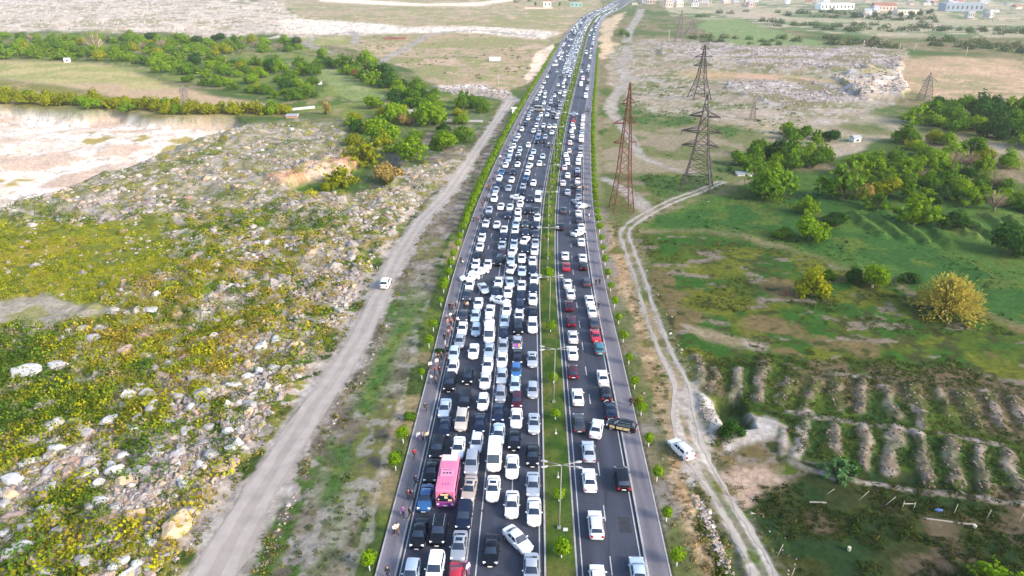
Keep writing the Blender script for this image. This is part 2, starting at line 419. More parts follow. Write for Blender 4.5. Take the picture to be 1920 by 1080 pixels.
class MB:
    def __init__(s): s.v, s.f, s.m = [], [], []
    def add(s, vs, fs, mi=0):
        o = len(s.v); s.v += [tuple(map(float, p)) for p in vs]
        s.f += [tuple(o + i for i in f) for f in fs]; s.m += [mi] * len(fs)
    def box(s, c, d, mi=0, rz=0.0):
        cx, cy, cz = c; hx, hy, hz = d[0] / 2, d[1] / 2, d[2] / 2
        co, si = math.cos(rz), math.sin(rz)
        vs = []
        for z in (-hz, hz):
            for x, y in ((-hx, -hy), (hx, -hy), (hx, hy), (-hx, hy)):
                vs.append((cx + x * co - y * si, cy + x * si + y * co, cz + z))
        s.add(vs, [(3, 2, 1, 0), (4, 5, 6, 7), (0, 1, 5, 4), (1, 2, 6, 5), (2, 3, 7, 6), (3, 0, 4, 7)], mi)
    def quad(s, a, b, c, d, mi=0): s.add([a, b, c, d], [(0, 1, 2, 3)], mi)
    def loft(s, rings, mi=0, cap=True, closed=True):
        n = len(rings[0]); vs = [p for r in rings for p in r]; fs = []
        for i in range(len(rings) - 1):
            for j in range(n if closed else n - 1):
                k = (j + 1) % n
                fs.append((i * n + j, i * n + k, (i + 1) * n + k, (i + 1) * n + j))
        if cap:
            fs.append(tuple(reversed(range(n)))); fs.append(tuple((len(rings) - 1) * n + j for j in range(n)))
        s.add(vs, fs, mi)
    def tube(s, pts, radii, seg=6, mi=0):
        rings = []
        P = [np.array(p, float) for p in pts]
        for i, p in enumerate(P):
            t = P[min(i + 1, len(P) - 1)] - P[max(i - 1, 0)]
            t /= (np.linalg.norm(t) + 1e-9)
            u = np.cross(t, (0, 0, 1) if abs(t[2]) < .9 else (1, 0, 0)); u /= np.linalg.norm(u); w = np.cross(t, u)
            r = radii[i] if hasattr(radii, '__len__') else radii
            rings.append([tuple(p + r * (math.cos(2 * math.pi * k / seg) * u + math.sin(2 * math.pi * k / seg) * w)) for k in range(seg)])
        s.loft(rings, mi)
    def strut(s, a, b, w=.1, mi=0): s.tube([a, b], w / 1.6, 4, mi)
    def mesh(s, name, mats, smooth=False):
        me = bpy.data.meshes.new(name); me.from_pydata(s.v, [], s.f)
        for m in mats: me.materials.append(m)
        me.polygons.foreach_set("material_index", s.m)
        if smooth: me.polygons.foreach_set("use_smooth", [True] * len(s.f))
        me.update(); return me
    def obj(s, name, mats, parent=None, smooth=False):
        return link(bpy.data.objects.new(name, s.mesh(name, mats if isinstance(mats, (list, tuple)) else [mats], smooth)), parent)

def np_mesh(name, V, F, mats, col=None, smooth=False, mi=None):
    V = np.asarray(V, np.float32); F = np.asarray(F, np.int32)
    me = bpy.data.meshes.new(name)
    me.vertices.add(len(V)); me.vertices.foreach_set("co", V.ravel())
    k = F.shape[1]
    me.loops.add(F.size); me.loops.foreach_set("vertex_index", F.ravel())
    me.polygons.add(len(F)); me.polygons.foreach_set("loop_start", np.arange(0, F.size, k, dtype=np.int32))
    for m in mats: me.materials.append(m)
    if mi is not None: me.polygons.foreach_set("material_index", np.asarray(mi, np.int32))
    me.polygons.foreach_set("use_smooth", np.full(len(F), smooth))
    if col is not None:
        a = me.attributes.new("albedo", 'FLOAT_COLOR', 'POINT')
        c = np.ones((len(V), 4), np.float32); c[:, :3] = col
        a.data.foreach_set("color", c.ravel())
    me.update(calc_edges=True)
    return me

# ----------------------------------------------------------------- the ground sheet
def paint(X, Y, M):
    X = X.ravel(); Y = Y.ravel()
    px, py = to_px(X, np.maximum(Y, 5))
    nA = fbm(X, Y, 60, 4, 101); nB = fbm(X, Y, 18, 4, 111); nC = fbm(X, Y, 6, 4, 121); nD = fbm(X, Y, 2.2, 3, 131); nE = fbm(X, Y, .9, 2, 141)
    C = np.zeros((len(X), 3))
    def c3(*a): return np.array(a)
    def lay(w, *cols):
        """cols: (colour, noise field, lo, hi): first colour is the base of the layer"""
        nonlocal C
        base = np.tile(c3(*cols[0]), (len(X), 1))
        for col, f, lo, hi in cols[1:]:
            t = sstep(lo, hi, f)[:, None]
            base = base * (1 - t) + c3(*col) * t
        w = np.clip(w, 0, 1)[:, None]
        C = C * (1 - w) + base * w
    one = np.ones(len(X))
    right = (road_off(X, Y) > 0).astype(float)
    # open steppe everywhere
    lay(one, (.15, .13, .065), ((.09, .11, .033), nB, .45, .6), ((.20, .16, .10), nC, .55, .7), ((.06, .095, .024), nA, .52, .66))
    lay(M['farland'], (.26, .24, .15), ((.10, .14, .06), nA, .5, .6), ((.38, .30, .22), nB, .58, .7))
    lay(M['tanup'], (.30, .23, .145), ((.21, .195, .09), nA, .45, .6), ((.37, .27, .19), nB, .55, .68), ((.20, .20, .08), nC, .55, .65))
    lay(M['greenup'], (.20, .22, .07), ((.3, .26, .13), nB, .5, .62))
    lay(M['uprubble'], (.38, .31, .24), ((.48, .41, .34), nC, .50, .60), ((.24, .205, .12), nB, .50, .62), ((.50, .43, .37), nD, .60, .70))
    lay(M['sandstrip'], (.55, .46, .38), ((.7, .62, .52), nC, .5, .6), ((.36, .32, .26), nD, .52, .66))
    lay(M['sandtop'], (.68, .55, .42))
    lay(M['rub_l'], (.42, .38, .34), ((.6, .55, .5), nD, .5, .58))
    lay(M['bank'], (.62, .47, .36), ((.4, .32, .2), nC, .55, .7))
    lay(M['treeband'], (.07, .11, .025), ((.14, .17, .04), nB, .45, .6), ((.22, .18, .09), nC, .6, .7))
    lay(M['gardenstrip'], (.16, .20, .065), ((.22, .24, .10), nC, .5, .6))
    lay(M['tanfield'], (.33, .28, .13), ((.24, .24, .085), nB, .45, .6), ((.36, .26, .16), nA, .5, .64))
    lay(M['hedgeband'], (.16, .15, .04), ((.25, .2, .09), nC, .5, .62))
    # rubble slope on the left: shrubs, dry grass, stones
    lay(M['rubble'], (.135, .135, .024), ((.23, .18, .085), nB, .46, .56), ((.060, .095, .015), nC, .54, .62), ((.26, .225, .185), nC, .48, .38),
        ((.31, .27, .235), nD, .56, .66), ((.035, .055, .013), nD, .38, .30))
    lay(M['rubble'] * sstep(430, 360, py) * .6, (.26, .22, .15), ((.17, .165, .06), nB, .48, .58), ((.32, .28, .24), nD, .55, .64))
    lay(M['meadow_y'], (.185, .185, .018), ((.135, .15, .022), nC, .48, .58), ((.25, .20, .03), nB, .53, .63), ((.09, .11, .02), nD, .42, .32))
    lay(M['bare_g'], (.27, .24, .19), ((.2, .19, .08), nC, .5, .65))
    lay(M['quarry'], (.56, .46, .37), ((.66, .58, .50), nC, .45, .58), ((.48, .35, .26), nB, .56, .66), ((.40, .33, .27), nD, .62, .7), ((.30, .24, .08), nB, .33, .26))
    lay(M['pit'], (.05, .10, .018), ((.075, .12, .022), nC, .48, .6))
    lay(M['redbank'], (.36, .20, .12), ((.46, .32, .24), nC, .45, .6), ((.2, .18, .06), nD, .6, .7))
    # left verge between the gravel track and the pavement
    off = road_off(X, Y)
    vl = sstep(-62, -50, off) * sstep(-18.0, -18.8, off) * (1 - M['rubble']) * sstep(330, 240, Y)
    lay(vl, (.155, .132, .10), ((.115, .115, .04), nB, .58, .68), ((.050, .090, .018), fbm(X - Y * .15, Y * .25, 7, 3, 161), .58, .68), ((.21, .19, .165), nD, .56, .68), ((.10, .085, .065), nD, .42, .32))
    gb = sstep(-17.6, -18.0, off) * sstep(-21.0, -20.0, off + nC * 1.2)
    gb2 = np.exp(-((off + 25.5 + (nB - .5) * 5) / 2.4) ** 2) * sstep(.34, .5, fbm(X, Y, 13, 3, 165)) * sstep(135, 105, Y)
    lay(gb2 * vl, (.05, .105, .022), ((.09, .13, .028), nD, .5, .6))
    lay(gb * sstep(500, 250, Y), (.05, .075, .02), ((.09, .12, .025), nC, .5, .6), ((.2, .16, .08), nB, .6, .7))
    # right side
    lay(M['greenmix'], (.12, .13, .05), ((.055, .10, .025), nB, .5, .60), ((.21, .175, .115), nB, .42, .34), ((.30, .25, .18), nA, .58, .68))
    lay(M['stonytan'] * .7, (.255, .205, .15), ((.15, .145, .065), nB, .52, .62), ((.33, .27, .215), nC, .52, .64), ((.38, .34, .30), nD, .58, .66))
    lay(M['orange_v'], (.46, .33, .22), ((.36, .3, .18), nC, .5, .65))
    lay(M['tan_r'], (.33, .235, .145), ((.25, .21, .11), nB, .5, .62), ((.40, .28, .18), nC, .54, .66))
    lay(M['orange_r'], (.40, .26, .17), ((.3, .23, .12), nB, .55, .65))
    for kx in ('rub_r', 'rub_r2'):
        lay(M[kx], (.30, .26, .235), ((.38, .34, .315), nC, .50, .58), ((.20, .175, .14), nD, .55, .62), ((.17, .15, .08), nB, .56, .64))
    lay(M['cliff_r'], (.36, .31, .26), ((.48, .43, .37), nC, .48, .58), ((.3, .25, .1), nB, .56, .64), ((.36, .28, .2), nD, .58, .66))
    lay(M['tanpath_r'], (.29, .24, .16), ((.22, .2, .1), nC, .52, .64))
    lay(M['gfield'], (.13, .19, .07), ((.17, .2, .08), nC, .5, .6)); lay(M['gfield2'], (.33, .27, .19))
    lay(M['meadow'], (.030, .080, .017), ((.055, .108, .020), nB, .46, .60), ((.10, .14, .03), np.where(M['ruts_g'] > .5, vnoise((X + Y * .5) * .16, (Y - X * .3) * .03, 181), 0), .5, .7), ((.065, .100, .020), nC, .56, .68))
    lay(M['olive'], (.052, .080, .010), ((.090, .100, .014), nB, .48, .62), ((.028, .075, .009), nC, .46, .60), ((.115, .09, .04), fbm(X, Y, 9, 3, 171), .62, .72), ((.15, .125, .095), fbm(X, Y * 2, 5, 4, 175), .62, .72), ((.04, .05, .015), nD, .40, .3))
    lay(M['lowdark'], (.030, .040, .010), ((.055, .052, .016), nB, .48, .58), ((.018, .038, .008), nC, .5, .6), ((.085, .066, .04), nC, .40, .30))
    lay(M['mounds'], (.026, .054, .009), ((.048, .078, .012), nC, .48, .58), ((.10, .078, .045), nB, .55, .64))
    _, rm, trl = ridge_fields(X, Y, True)
    lay(rm * (.45 + .45 * sstep(.35, .5, nC)), (.165, .130, .10), ((.225, .188, .155), nD, .5, .62), ((.055, .065, .02), nC, .55, .63))
    lay(trl * (.5 + .5 * sstep(.4, .5, nD)), (.25, .215, .185), ((.15, .125, .10), nC, .54, .64))
    lay(M['bare_r'], (.30, .22, .165), ((.22, .16, .1), nD, .5, .62)); lay(M['bare_r2'] * .85, (.31, .25, .21), ((.2, .16, .1), nC, .5, .6))
    lay(M['slab'], (.33, .30, .27), ((.22, .19, .14), nC, .52, .6)); lay(M['spill'], (.58, .54, .49), ((.42, .38, .34), nD, .5, .6)); lay(M['dig'], (.03, .05, .014))
    lay(M['verge_o'], (.30, .195, .105), ((.22, .16, .085), nB, .48, .60), ((.36, .26, .16), nD, .52, .62), ((.10, .10, .03), nC, .60, .70))
    vr = sstep(13.0, 13.4, off) * sstep(17.5, 14.8, off + (nC - .5) * 3) * sstep(600, 300, Y)
    lay(vr, (.18, .16, .135), ((.135, .12, .07), nC, .48, .6), ((.085, .10, .035), nB, .54, .64))
    lay(vr * sstep(160, 210, Y), (.19, .18, .09), ((.15, .17, .05), nC, .5, .6))
    lay(M['trackpad'], (.35, .315, .285), ((.26, .235, .20), nD, .52, .64))
    lay(M['ditch'], (.045, .062, .017), ((.08, .1, .025), nD, .5, .6))
    # tracks: soft shoulders that the track sheets lie in
    grav = (.275, .243, .212)
    for (P, Wd), soft in ((GRAVEL, .7), (GRAVEL2, 3.0), (FARTRACK, 1.5), (FARTRACK2, 1.5), (FOOTPATH, .3), (TRACK_R3, 1.2), (TRACK_R4, 1.2), (TRACK_R5, 3), (TRACK_R2, 1.2)):
        s = line_sd(X, Y, P, Wd)
        lay(sstep(-soft, soft * .3, s + (nD - .5) * 2.2 + (nB - .5) * (2.0 if P is not FOOTPATH[0] else .6)) * (.9 if P is not FOOTPATH[0] else .5), grav, ((.30, .275, .25), nD, .5, .62), ((.21, .185, .155), nC, .55, .68))
    s = line_sd(X, Y, *TRACK_R)
    lay(sstep(-1.4, .4, s + (nD - .5) * 1.6) * .45, (.23, .205, .165), ((.11, .11, .035), nD, .48, .60))
    dr = 1.8 - line_sd(X, Y, TRACK_R[0], [1.8] * len(TRACK_R[0]))
    lay(sstep(.62, .28, np.abs(dr - 1.02) + (nD - .5) * .5 + (nE - .5) * .3) * .95, (.30, .268, .235), ((.36, .325, .29), nC, .5, .6), ((.23, .20, .165), nD, .56, .66))
    C *= (.78 + .44 * nE)[:, None]
    return np.clip(C, .012, .85)

def build_ground():
    # fan-shaped lattice: rows by distance, columns by bearing, so far cells are larger
    rows = [-2500, -900, -350, -120, -40, 10, 30]
    rows += [at(960, p)[1] for p in np.linspace(1240, 1090, 24)]
    rows += [at(960, p)[1] for p in np.linspace(1087, 60, 520)]
    rows += [at(960, p)[1] for p in np.linspace(58, -22, 62)]
    rows += [2800, 3600, 5000, 7500, 12000]
    R = np.array(rows)
    cc = np.linspace(-.86, .86, 760)
    cc = np.concatenate([[-12, -6, -3.5, -2.2, -1.5, -1.1, -.95], cc, [.95, 1.1, 1.5, 2.2, 3.5, 6, 12]])
    w = np.maximum(R, 40) * CT + CAM_H * ST
    X = cc[None, :] * w[:, None]; Y = np.repeat(R[:, None], len(cc), 1)
    M, _, _ = masks(X, Y)
    H = height(X, Y, M)
    # far hills beyond the town
    far = sstep(2200, 6000, Y)
    H = H + far * 40 * fbm(X, Y, 1500, 3, 77)
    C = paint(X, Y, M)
    GRID.update(R=R, cc=cc, H=H)
    nr, nc = X.shape
    i = np.arange(nr * nc).reshape(nr, nc)
    F = np.stack([i[:-1, :-1], i[:-1, 1:], i[1:, 1:], i[1:, :-1]], -1).reshape(-1, 4)
    V = np.stack([X, Y, H], -1).reshape(-1, 3)
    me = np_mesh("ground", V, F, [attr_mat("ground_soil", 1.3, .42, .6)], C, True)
    o = link(bpy.data.objects.new("ground", me)); tag(o, kind="structure")
build_ground()

# ----------------------------------------------------------------- carriageways, pavements, median, markings
ROWS_Y = [18 + 2.5 * k for k in range(80)]
while ROWS_Y[-1] < 1560: ROWS_Y.append(ROWS_Y[-1] + 3 + ROWS_Y[-1] / 90)
def ribbon(name, prof, material, kind="structure", y0=18, y1=1550, parent=None):
    """prof: list of (offset, z) swept along the road"""
    ys = [y for y in ROWS_Y if y0 < y < y1]; ys = [y0] + ys + [y1]
    n = len(prof); V = []; F = []
    for y in ys:
        for o, z in prof: V.append((*road_pt(o, y), z))
    for a in range(len(ys) - 1):
        for b in range(n - 1):
            k = a * n + b
            F.append((k, k + 1, k + n + 1, k + n))
    me = np_mesh(name, V, F, [material])
    o = link(bpy.data.objects.new(name, me), parent)
    if kind: o["kind"] = kind
    return o

def asphalt_mat(name, col, seam):
    m = bpy.data.materials.new(name); m.use_nodes = True
    n = m.node_tree.nodes; L = m.node_tree.links; b = n["Principled BSDF"]
    g = n.new("ShaderNodeNewGeometry")
    mp = n.new("ShaderNodeMapping"); mp.inputs["Scale"].default_value = (.9, .06, 1)
    t1 = n.new("ShaderNodeTexNoise"); t1.inputs["Scale"].default_value = 1.0; t1.inputs["Detail"].default_value = 5
    t2 = n.new("ShaderNodeTexNoise"); t2.inputs["Scale"].default_value = 9; t2.inputs["Detail"].default_value = 6
    L.new(g.outputs["Position"], mp.inputs[0]); L.new(mp.outputs[0], t1.inputs["Vector"]); L.new(g.outputs["Position"], t2.inputs["Vector"])
    ad = n.new("ShaderNodeMath"); ad.operation = 'ADD'; L.new(t1.outputs[0], ad.inputs[0]); L.new(t2.outputs[0], ad.inputs[1])
    cr = n.new("ShaderNodeValToRGB")
    cr.color_ramp.elements[0].position = .35; cr.color_ramp.elements[1].position = .75
    cr.color_ramp.elements[0].color = (*[c * .55 for c in col], 1); cr.color_ramp.elements[1].color = (*[c * 1.6 for c in col], 1)
    hv = n.new("ShaderNodeMath"); hv.operation = 'MULTIPLY'; hv.inputs[1].default_value = .5
    L.new(ad.outputs[0], hv.inputs[0]); L.new(hv.outputs[0], cr.inputs[0]); L.new(cr.outputs[0], b.inputs["Base Color"])
    b.inputs["Roughness"].default_value = .72
    return m
ASPH = asphalt_mat("asphalt", (.031, .036, .055), 0)
PAVE = asphalt_mat("pavement_asphalt", (.135, .125, .145), 0)
KERB = mat("kerb_stone", (.31, .30, .30), .85, noise=(1.5, .2))
LINE = mat("road_paint", (.40, .40, .41), .7, noise=(2.0, .3))
def grass_mat():
    m = attr_mat("median_grass", 2.0, .3, .4)
    a = [x for x in m.node_tree.nodes if x.type == 'ATTRIBUTE'][0]
    n = m.node_tree.nodes; L = m.node_tree.links
    g = n.new("ShaderNodeNewGeometry"); t = n.new("ShaderNodeTexNoise"); t.inputs["Scale"].default_value = .22; t.inputs["Detail"].default_value = 6
    cr = n.new("ShaderNodeValToRGB"); e = cr.color_ramp.elements
    e[0].position = .38; e[0].color = (.030, .065, .012, 1); e[1].position = .74; e[1].color = (.15, .12, .045, 1)
    k = cr.color_ramp.elements.new(.52); k.color = (.065, .095, .018, 1)
    L.new(g.outputs["Position"], t.inputs["Vector"]); L.new(t.outputs[0], cr.inputs[0])
    for l in list(a.outputs["Color"].links): L.new(cr.outputs[0], l.to_socket)
    return m
GRASS = grass_mat()
ribbon("left_carriageway", [(OFF['c0'] + .1, 0), (-8, .05), (-.1, 0)], ASPH)
ribbon("right_carriageway", [(OFF['m1'] + .1, 0), (7, .05), (OFF['r1'] - .1, 0)], ASPH)
ribbon("left_pavement", [(OFF['lw0'], -.1), (OFF['lw0'], .13), (OFF['lw1'] - .2, .13)], PAVE)
ribbon("left_pavement_kerb", [(OFF['lw1'] - .2, .13), (OFF['lw1'] - .17, .15), (OFF['lw1'] + .02, .15), (OFF['lw1'] + .02, -.05)], KERB)
ribbon("left_pavement_edging", [(OFF['lw0'] - .14, -.1), (OFF['lw0'] - .14, .16), (OFF['lw0'] + .02, .16), (OFF['lw0'] + .02, .1)], KERB)
ribbon("right_pavement", [(OFF['r1'] + .2, .13), (OFF['rw1'], .13), (OFF['rw1'], -.1)], PAVE)
ribbon("right_pavement_kerb", [(OFF['r1'] - .02, -.05), (OFF['r1'] - .02, .15), (OFF['r1'] + .17, .15), (OFF['r1'] + .2, .13)], KERB)
ribbon("right_pavement_edging", [(OFF['rw1'] - .02, .1), (OFF['rw1'] - .02, .16), (OFF['rw1'] + .14, .16), (OFF['rw1'] + .14, -.1)], KERB)
ribbon("median_strip", [(.18, .12), (1.0, .2), (1.8, .22), (2.6, .2), (OFF['m1'] - .18, .12)], GRASS)
ribbon("median_kerb", [(0, -.05), (0, .15), (.2, .15), (.2, .1)], KERB)
ribbon("median_kerb", [(OFF['m1'] - .2, .1), (OFF['m1'] - .2, .15), (OFF['m1'], .15), (OFF['m1'], -.05)], KERB)
def zroad(o):                        # crown of the two carriageways
    if o < 0: return .05 * (1 - abs(o + 8) / 8) if abs(o + 8) < 8 else 0
    return .05 * max(0, 1 - abs(o - 7) / 3.6)
for o in (-15.25, -8.35, -7.25, -.5, 4.05, 10.45):
    w = .065 if o not in (4.05,) else .06
    ribbon("lane_line", [(o - w, zroad(o - w) + .008), (o + w, zroad(o + w) + .008)], LINE)
def dashes(o, y0, y1, L=2.6, gap=5.2):
    V, F = [], []
    y = y0
    while y < y1:
        for yy in (y, y + L):
            for d in (-.06, .06): V.append((*road_pt(o + d, yy), zroad(o + d) + .009))
        k = len(V) - 4; F.append((k, k + 1, k + 3, k + 2)); y += L + gap
    t = link(bpy.data.objects.new("lane_dashes", np_mesh("lane_dashes", V, F, [LINE]))); t["kind"] = "structure"
dashes(-11.8, 50, 620); dashes(-3.8, 49, 620); dashes(7.15, 52.5, 620)
# patch seams in the right carriageway
mb = MB()
pts = [(*road_pt(7.3 + .25 * math.sin(y * .21) + .12 * math.sin(y * .9), y), zroad(7.3) + .006) for y in np.arange(45, 130, 1.3)]
for a, b in zip(pts[:-1], pts[1:]): mb.quad((a[0] - .05, a[1], a[2]), (a[0] + .05, a[1], a[2]), (b[0] + .05, b[1], b[2]), (b[0] - .05, b[1], b[2]))
o = mb.obj("tar_seam", mat("tar", (.018, .018, .022), .5)); o["kind"] = "structure"

prr = random.Random(12)
PATCHM = mat("asphalt_repair", (.020, .022, .030), .8, noise=(1.2, .25)); STAINM = mat("dusty_asphalt", (.048, .050, .064), .8, noise=(.8, .3))
for k in range(26):
    oo_ = prr.choice([4.6, 5.6, 8.2, 9.3, 6.4, -1.6, -4.6, -6.4, -10.2, -12.6]); yy_ = prr.uniform(46, 260); ww = prr.uniform(.5, 1.6); ll = prr.uniform(2, 9)
    V = []
    for q in range(9):
        for d in (-ww / 2, ww / 2):
            o2 = oo_ + d + .12 * math.sin(q * 2.1 + d * 3 + k); V.append((*road_pt(o2, yy_ + ll * q / 8), zroad(o2) + .0045 + .0002 * k / 26))
    F = [(2 * q, 2 * q + 1, 2 * q + 3, 2 * q + 2) for q in range(8)]
    t = link(bpy.data.objects.new("asphalt_patch", np_mesh("asphalt_patch", V, F, [PATCHM if k % 3 else STAINM]))); t["kind"] = "structure"
# gravel tracks as their own sheets
def gravel_mat(name, col):
    return mat(name, col, .95, noise=(.55, .14), spec=.1)
def track_sheet(name, P, Wd, material, frac=.8, cols=6, lift=.05, side=None, seed=0):
    pts = []
    for (x0, y0), (x1, y1), w0, w1 in zip(P[:-1], P[1:], Wd[:-1], Wd[1:]):
        n = max(1, int(math.hypot(x1 - x0, y1 - y0) / 1.5))
        for k in range(n): t = k / n; pts.append((x0 + (x1 - x0) * t, y0 + (y1 - y0) * t, w0 + (w1 - w0) * t))
    pts = np.array(pts)
    d = np.gradient(pts[:, :2], axis=0); d /= np.linalg.norm(d, axis=1)[:, None] + 1e-9
    nx, ny = d[:, 1], -d[:, 0]
    if side is None: lo, hi = -frac * pts[:, 2], frac * pts[:, 2]
    else:
        c = side * pts[:, 2] * .58; hwid = pts[:, 2] * (.17 if name != 'dirt_track_rut' else .12)
        lo, hi = c - hwid, c + hwid
    ar = np.arange(len(pts)) * 1.5
    lo = lo - (fbm(ar, ar * 0 + seed, 4, 3, 3) - .5) * 1.0 * np.minimum(1, pts[:, 2] / 2)
    hi = hi + (fbm(ar, ar * 0 + seed + 9, 4, 3, 4) - .5) * 1.0 * np.minimum(1, pts[:, 2] / 2)
    T = np.linspace(0, 1, cols)
    O = lo[:, None] * (1 - T) + hi[:, None] * T
    X = pts[:, :1] + nx[:, None] * O; Y = pts[:, 1:2] + ny[:, None] * O
    H = height(X, Y) + lift
    nr, nc = X.shape; i = np.arange(nr * nc).reshape(nr, nc)
    F = np.stack([i[:-1, :-1], i[:-1, 1:], i[1:, 1:], i[1:, :-1]], -1).reshape(-1, 4)
    o = link(bpy.data.objects.new(name, np_mesh(name, np.stack([X, Y, H], -1).reshape(-1, 3), F, [material], None, True)))
    o["kind"] = "structure"; return o
G1 = gravel_mat("pale_gravel", (.275, .245, .216)); G2 = gravel_mat("worn_gravel", (.315, .284, .255)); G3 = gravel_mat("pale_dirt", (.32, .288, .252))
track_sheet("gravel_road", *GRAVEL, G1, .66, 8, .035)
for s in (-1, 1): track_sheet("gravel_road_rut", *GRAVEL, G2, 1, 3, .05, s * .62, 5 + s)
for s in (-1, 1): track_sheet("dirt_track_rut", *TRACK_R, G3, 1, 4, .03, s, 20 + s)

# ----------------------------------------------------------------- stones and low scrub of the rubble slope
def ico():
    t = (1 + 5 ** .5) / 2
    v = np.array([(-1, t, 0), (1, t, 0), (-1, -t, 0), (1, -t, 0), (0, -1, t), (0, 1, t), (0, -1, -t), (0, 1, -t), (t, 0, -1), (t, 0, 1), (-t, 0, -1), (-t, 0, 1)], float)
    f = [(0, 11, 5), (0, 5, 1), (0, 1, 7), (0, 7, 10), (0, 10, 11), (1, 5, 9), (5, 11, 4), (11, 10, 2), (10, 7, 6), (7, 1, 8), (3, 9, 4), (3, 4, 2), (3, 2, 6), (3, 6, 8), (3, 8, 9), (4, 9, 5), (2, 4, 11), (6, 2, 10), (8, 6, 7), (9, 8, 1)]
    return v / np.linalg.norm(v[0]), f
def subdiv(v, f):
    v = [tuple(p) for p in v]; cache = {}; out = []
    def mid(a, b):
        k = (min(a, b), max(a, b))
        if k not in cache:
            p = (np.array(v[a]) + np.array(v[b])) / 2; v.append(tuple(p / np.linalg.norm(p))); cache[k] = len(v) - 1
        return cache[k]
    for a, b, c in f:
        x, y, z = mid(a, b), mid(b, c), mid(c, a)
        out += [(a, x, z), (b, y, x), (c, z, y), (x, y, z)]
    return np.array(v), out
I0 = ico(); I1 = subdiv(*I0); I2 = subdiv(*I1)
def rock_shape(k, base, rough=.22, planes=7):
    r = np.random.default_rng(900 + k)
    V = base[0].copy()
    for _ in range(planes):                       # flat broken faces
        n = r.normal(size=3); n /= np.linalg.norm(n); d = r.uniform(.48, .85)
        s = V @ n; V = V - np.maximum(s - d, 0)[:, None] * n
    V *= (1 + r.normal(size=(len(V), 1)) * rough * .25)
    V *= np.array([1, r.uniform(.65, .95), r.uniform(.5, .8)])
    return V
ROCK_LO = [rock_shape(k, I0, .5, 3) for k in range(8)]
ROCK_MD = [rock_shape(20 + k, I1, .45, 8) for k in range(8)]
ROCK_HI = [rock_shape(50 + k, I2, .16, 15) for k in range(9)]

def stone_colors(n, r):
    t = r.random(n)
    c = np.where((t < .60)[:, None], [.30, .27, .265], np.where((t < .80)[:, None], [.35, .275, .215], np.where((t < .90)[:, None], [.26, .19, .16], [.42, .40, .38])))
    return c * np.array([1.0, .97, .92]) * r.uniform(.6, 1.15, (n, 1))

def scatter_px(n, x0, x1, y0, y1, r, power=1.0):
    """points spread evenly over the ground strip seen between these rows and columns (denser towards the viewer)"""
    px = r.uniform(x0, x1, n); py = r.uniform(y0, y1, n) if power == 1 else y0 + (y1 - y0) * r.random(n) ** power
    A = np.array([at(a, b) for a, b in zip(px, py)])
    return A[:, 0], A[:, 1]

def merged_stones(name, label_kind, X, Y, size, protos, faces, r, sink=.25):
    H = height(X, Y)
    cols = stone_colors(len(X), r)
    VV, FF, CC = [], [], []
    nv = len(protos[0]); base = np.array(faces)
    ks = r.integers(0, len(protos), len(X)); an = r.uniform(0, 6.28, len(X))
    for i in range(len(X)):
        P = protos[ks[i]] * size[i]
        c, s = math.cos(an[i]), math.sin(an[i])
        Q = np.stack([P[:, 0] * c - P[:, 1] * s + X[i], P[:, 0] * s + P[:, 1] * c + Y[i], P[:, 2] + H[i] + size[i] * (.5 - sink * 2)], 1)
        VV.append(Q); FF.append(base + i * nv); CC.append(np.repeat(cols[i:i + 1], nv, 0))
    me = np_mesh(name, np.concatenate(VV), np.concatenate(FF), [STONE_MIX], np.concatenate(CC))
    o = link(bpy.data.objects.new(name, me)); o["kind"] = "stuff"; return o
STONE_MIX = attr_mat("stone_mixed", 1.4, .25, .35, .9)

rr = np.random.default_rng(5)
cx, cy = scatter_px(60000, -120, 900, 215, 1130, rr)
Mx, _, _ = masks(cx, cy)
clump = fbm(cx, cy, 7, 3, 201); clump2 = fbm(cx, cy, 3.0, 2, 207); cpy = to_px(cx, cy)[1]
tfd = track_field(cx, cy)
keep = (Mx['rubble'] > .6) & (tfd < .15) & (Mx['bare_g'] < .3) & (Mx['pit'] < .3) & (road_off(cx, cy) < -24)
dens = sstep(.42, .57, clump * .55 + clump2 * .45) * (1 - .93 * Mx['meadow_y']) + .05
tdist = -line_sd(cx, cy, *GRAVEL, reach=60)
dens = np.clip(dens + .35 * sstep(26, 10, tdist) * (fbm(cx, cy, 5, 2, 213) > .42), 0, 1)
keep &= rr.random(len(cx)) < dens * 1.0
sx, sy = cx[keep][:18000], cy[keep][:18000]
k_ = FPX / (sy * CT + CAM_H * ST)
# sizes: a few big blocks, many small ones; never below what the picture resolves
sz = np.clip(rr.lognormal(-1.12, .56, len(sx)), .14, 1.4) * np.clip(1.05 - (k_ - 6) * .012, .75, 1.2)
appar = sz * k_
big = np.argsort(-appar)[:262]
small = np.setdiff1d(np.arange(len(sx)), big)
far_ = small[k_[small] < 9.0]; near_ = small[k_[small] >= 9.0]
merged_stones("rubble_stones", "", sx[near_], sy[near_], sz[near_], ROCK_MD, I1[1], rr, .29)
merged_stones("rubble_stones", "", sx[far_], sy[far_], sz[far_] * 1.15, ROCK_LO, I0[1], rr, .27)

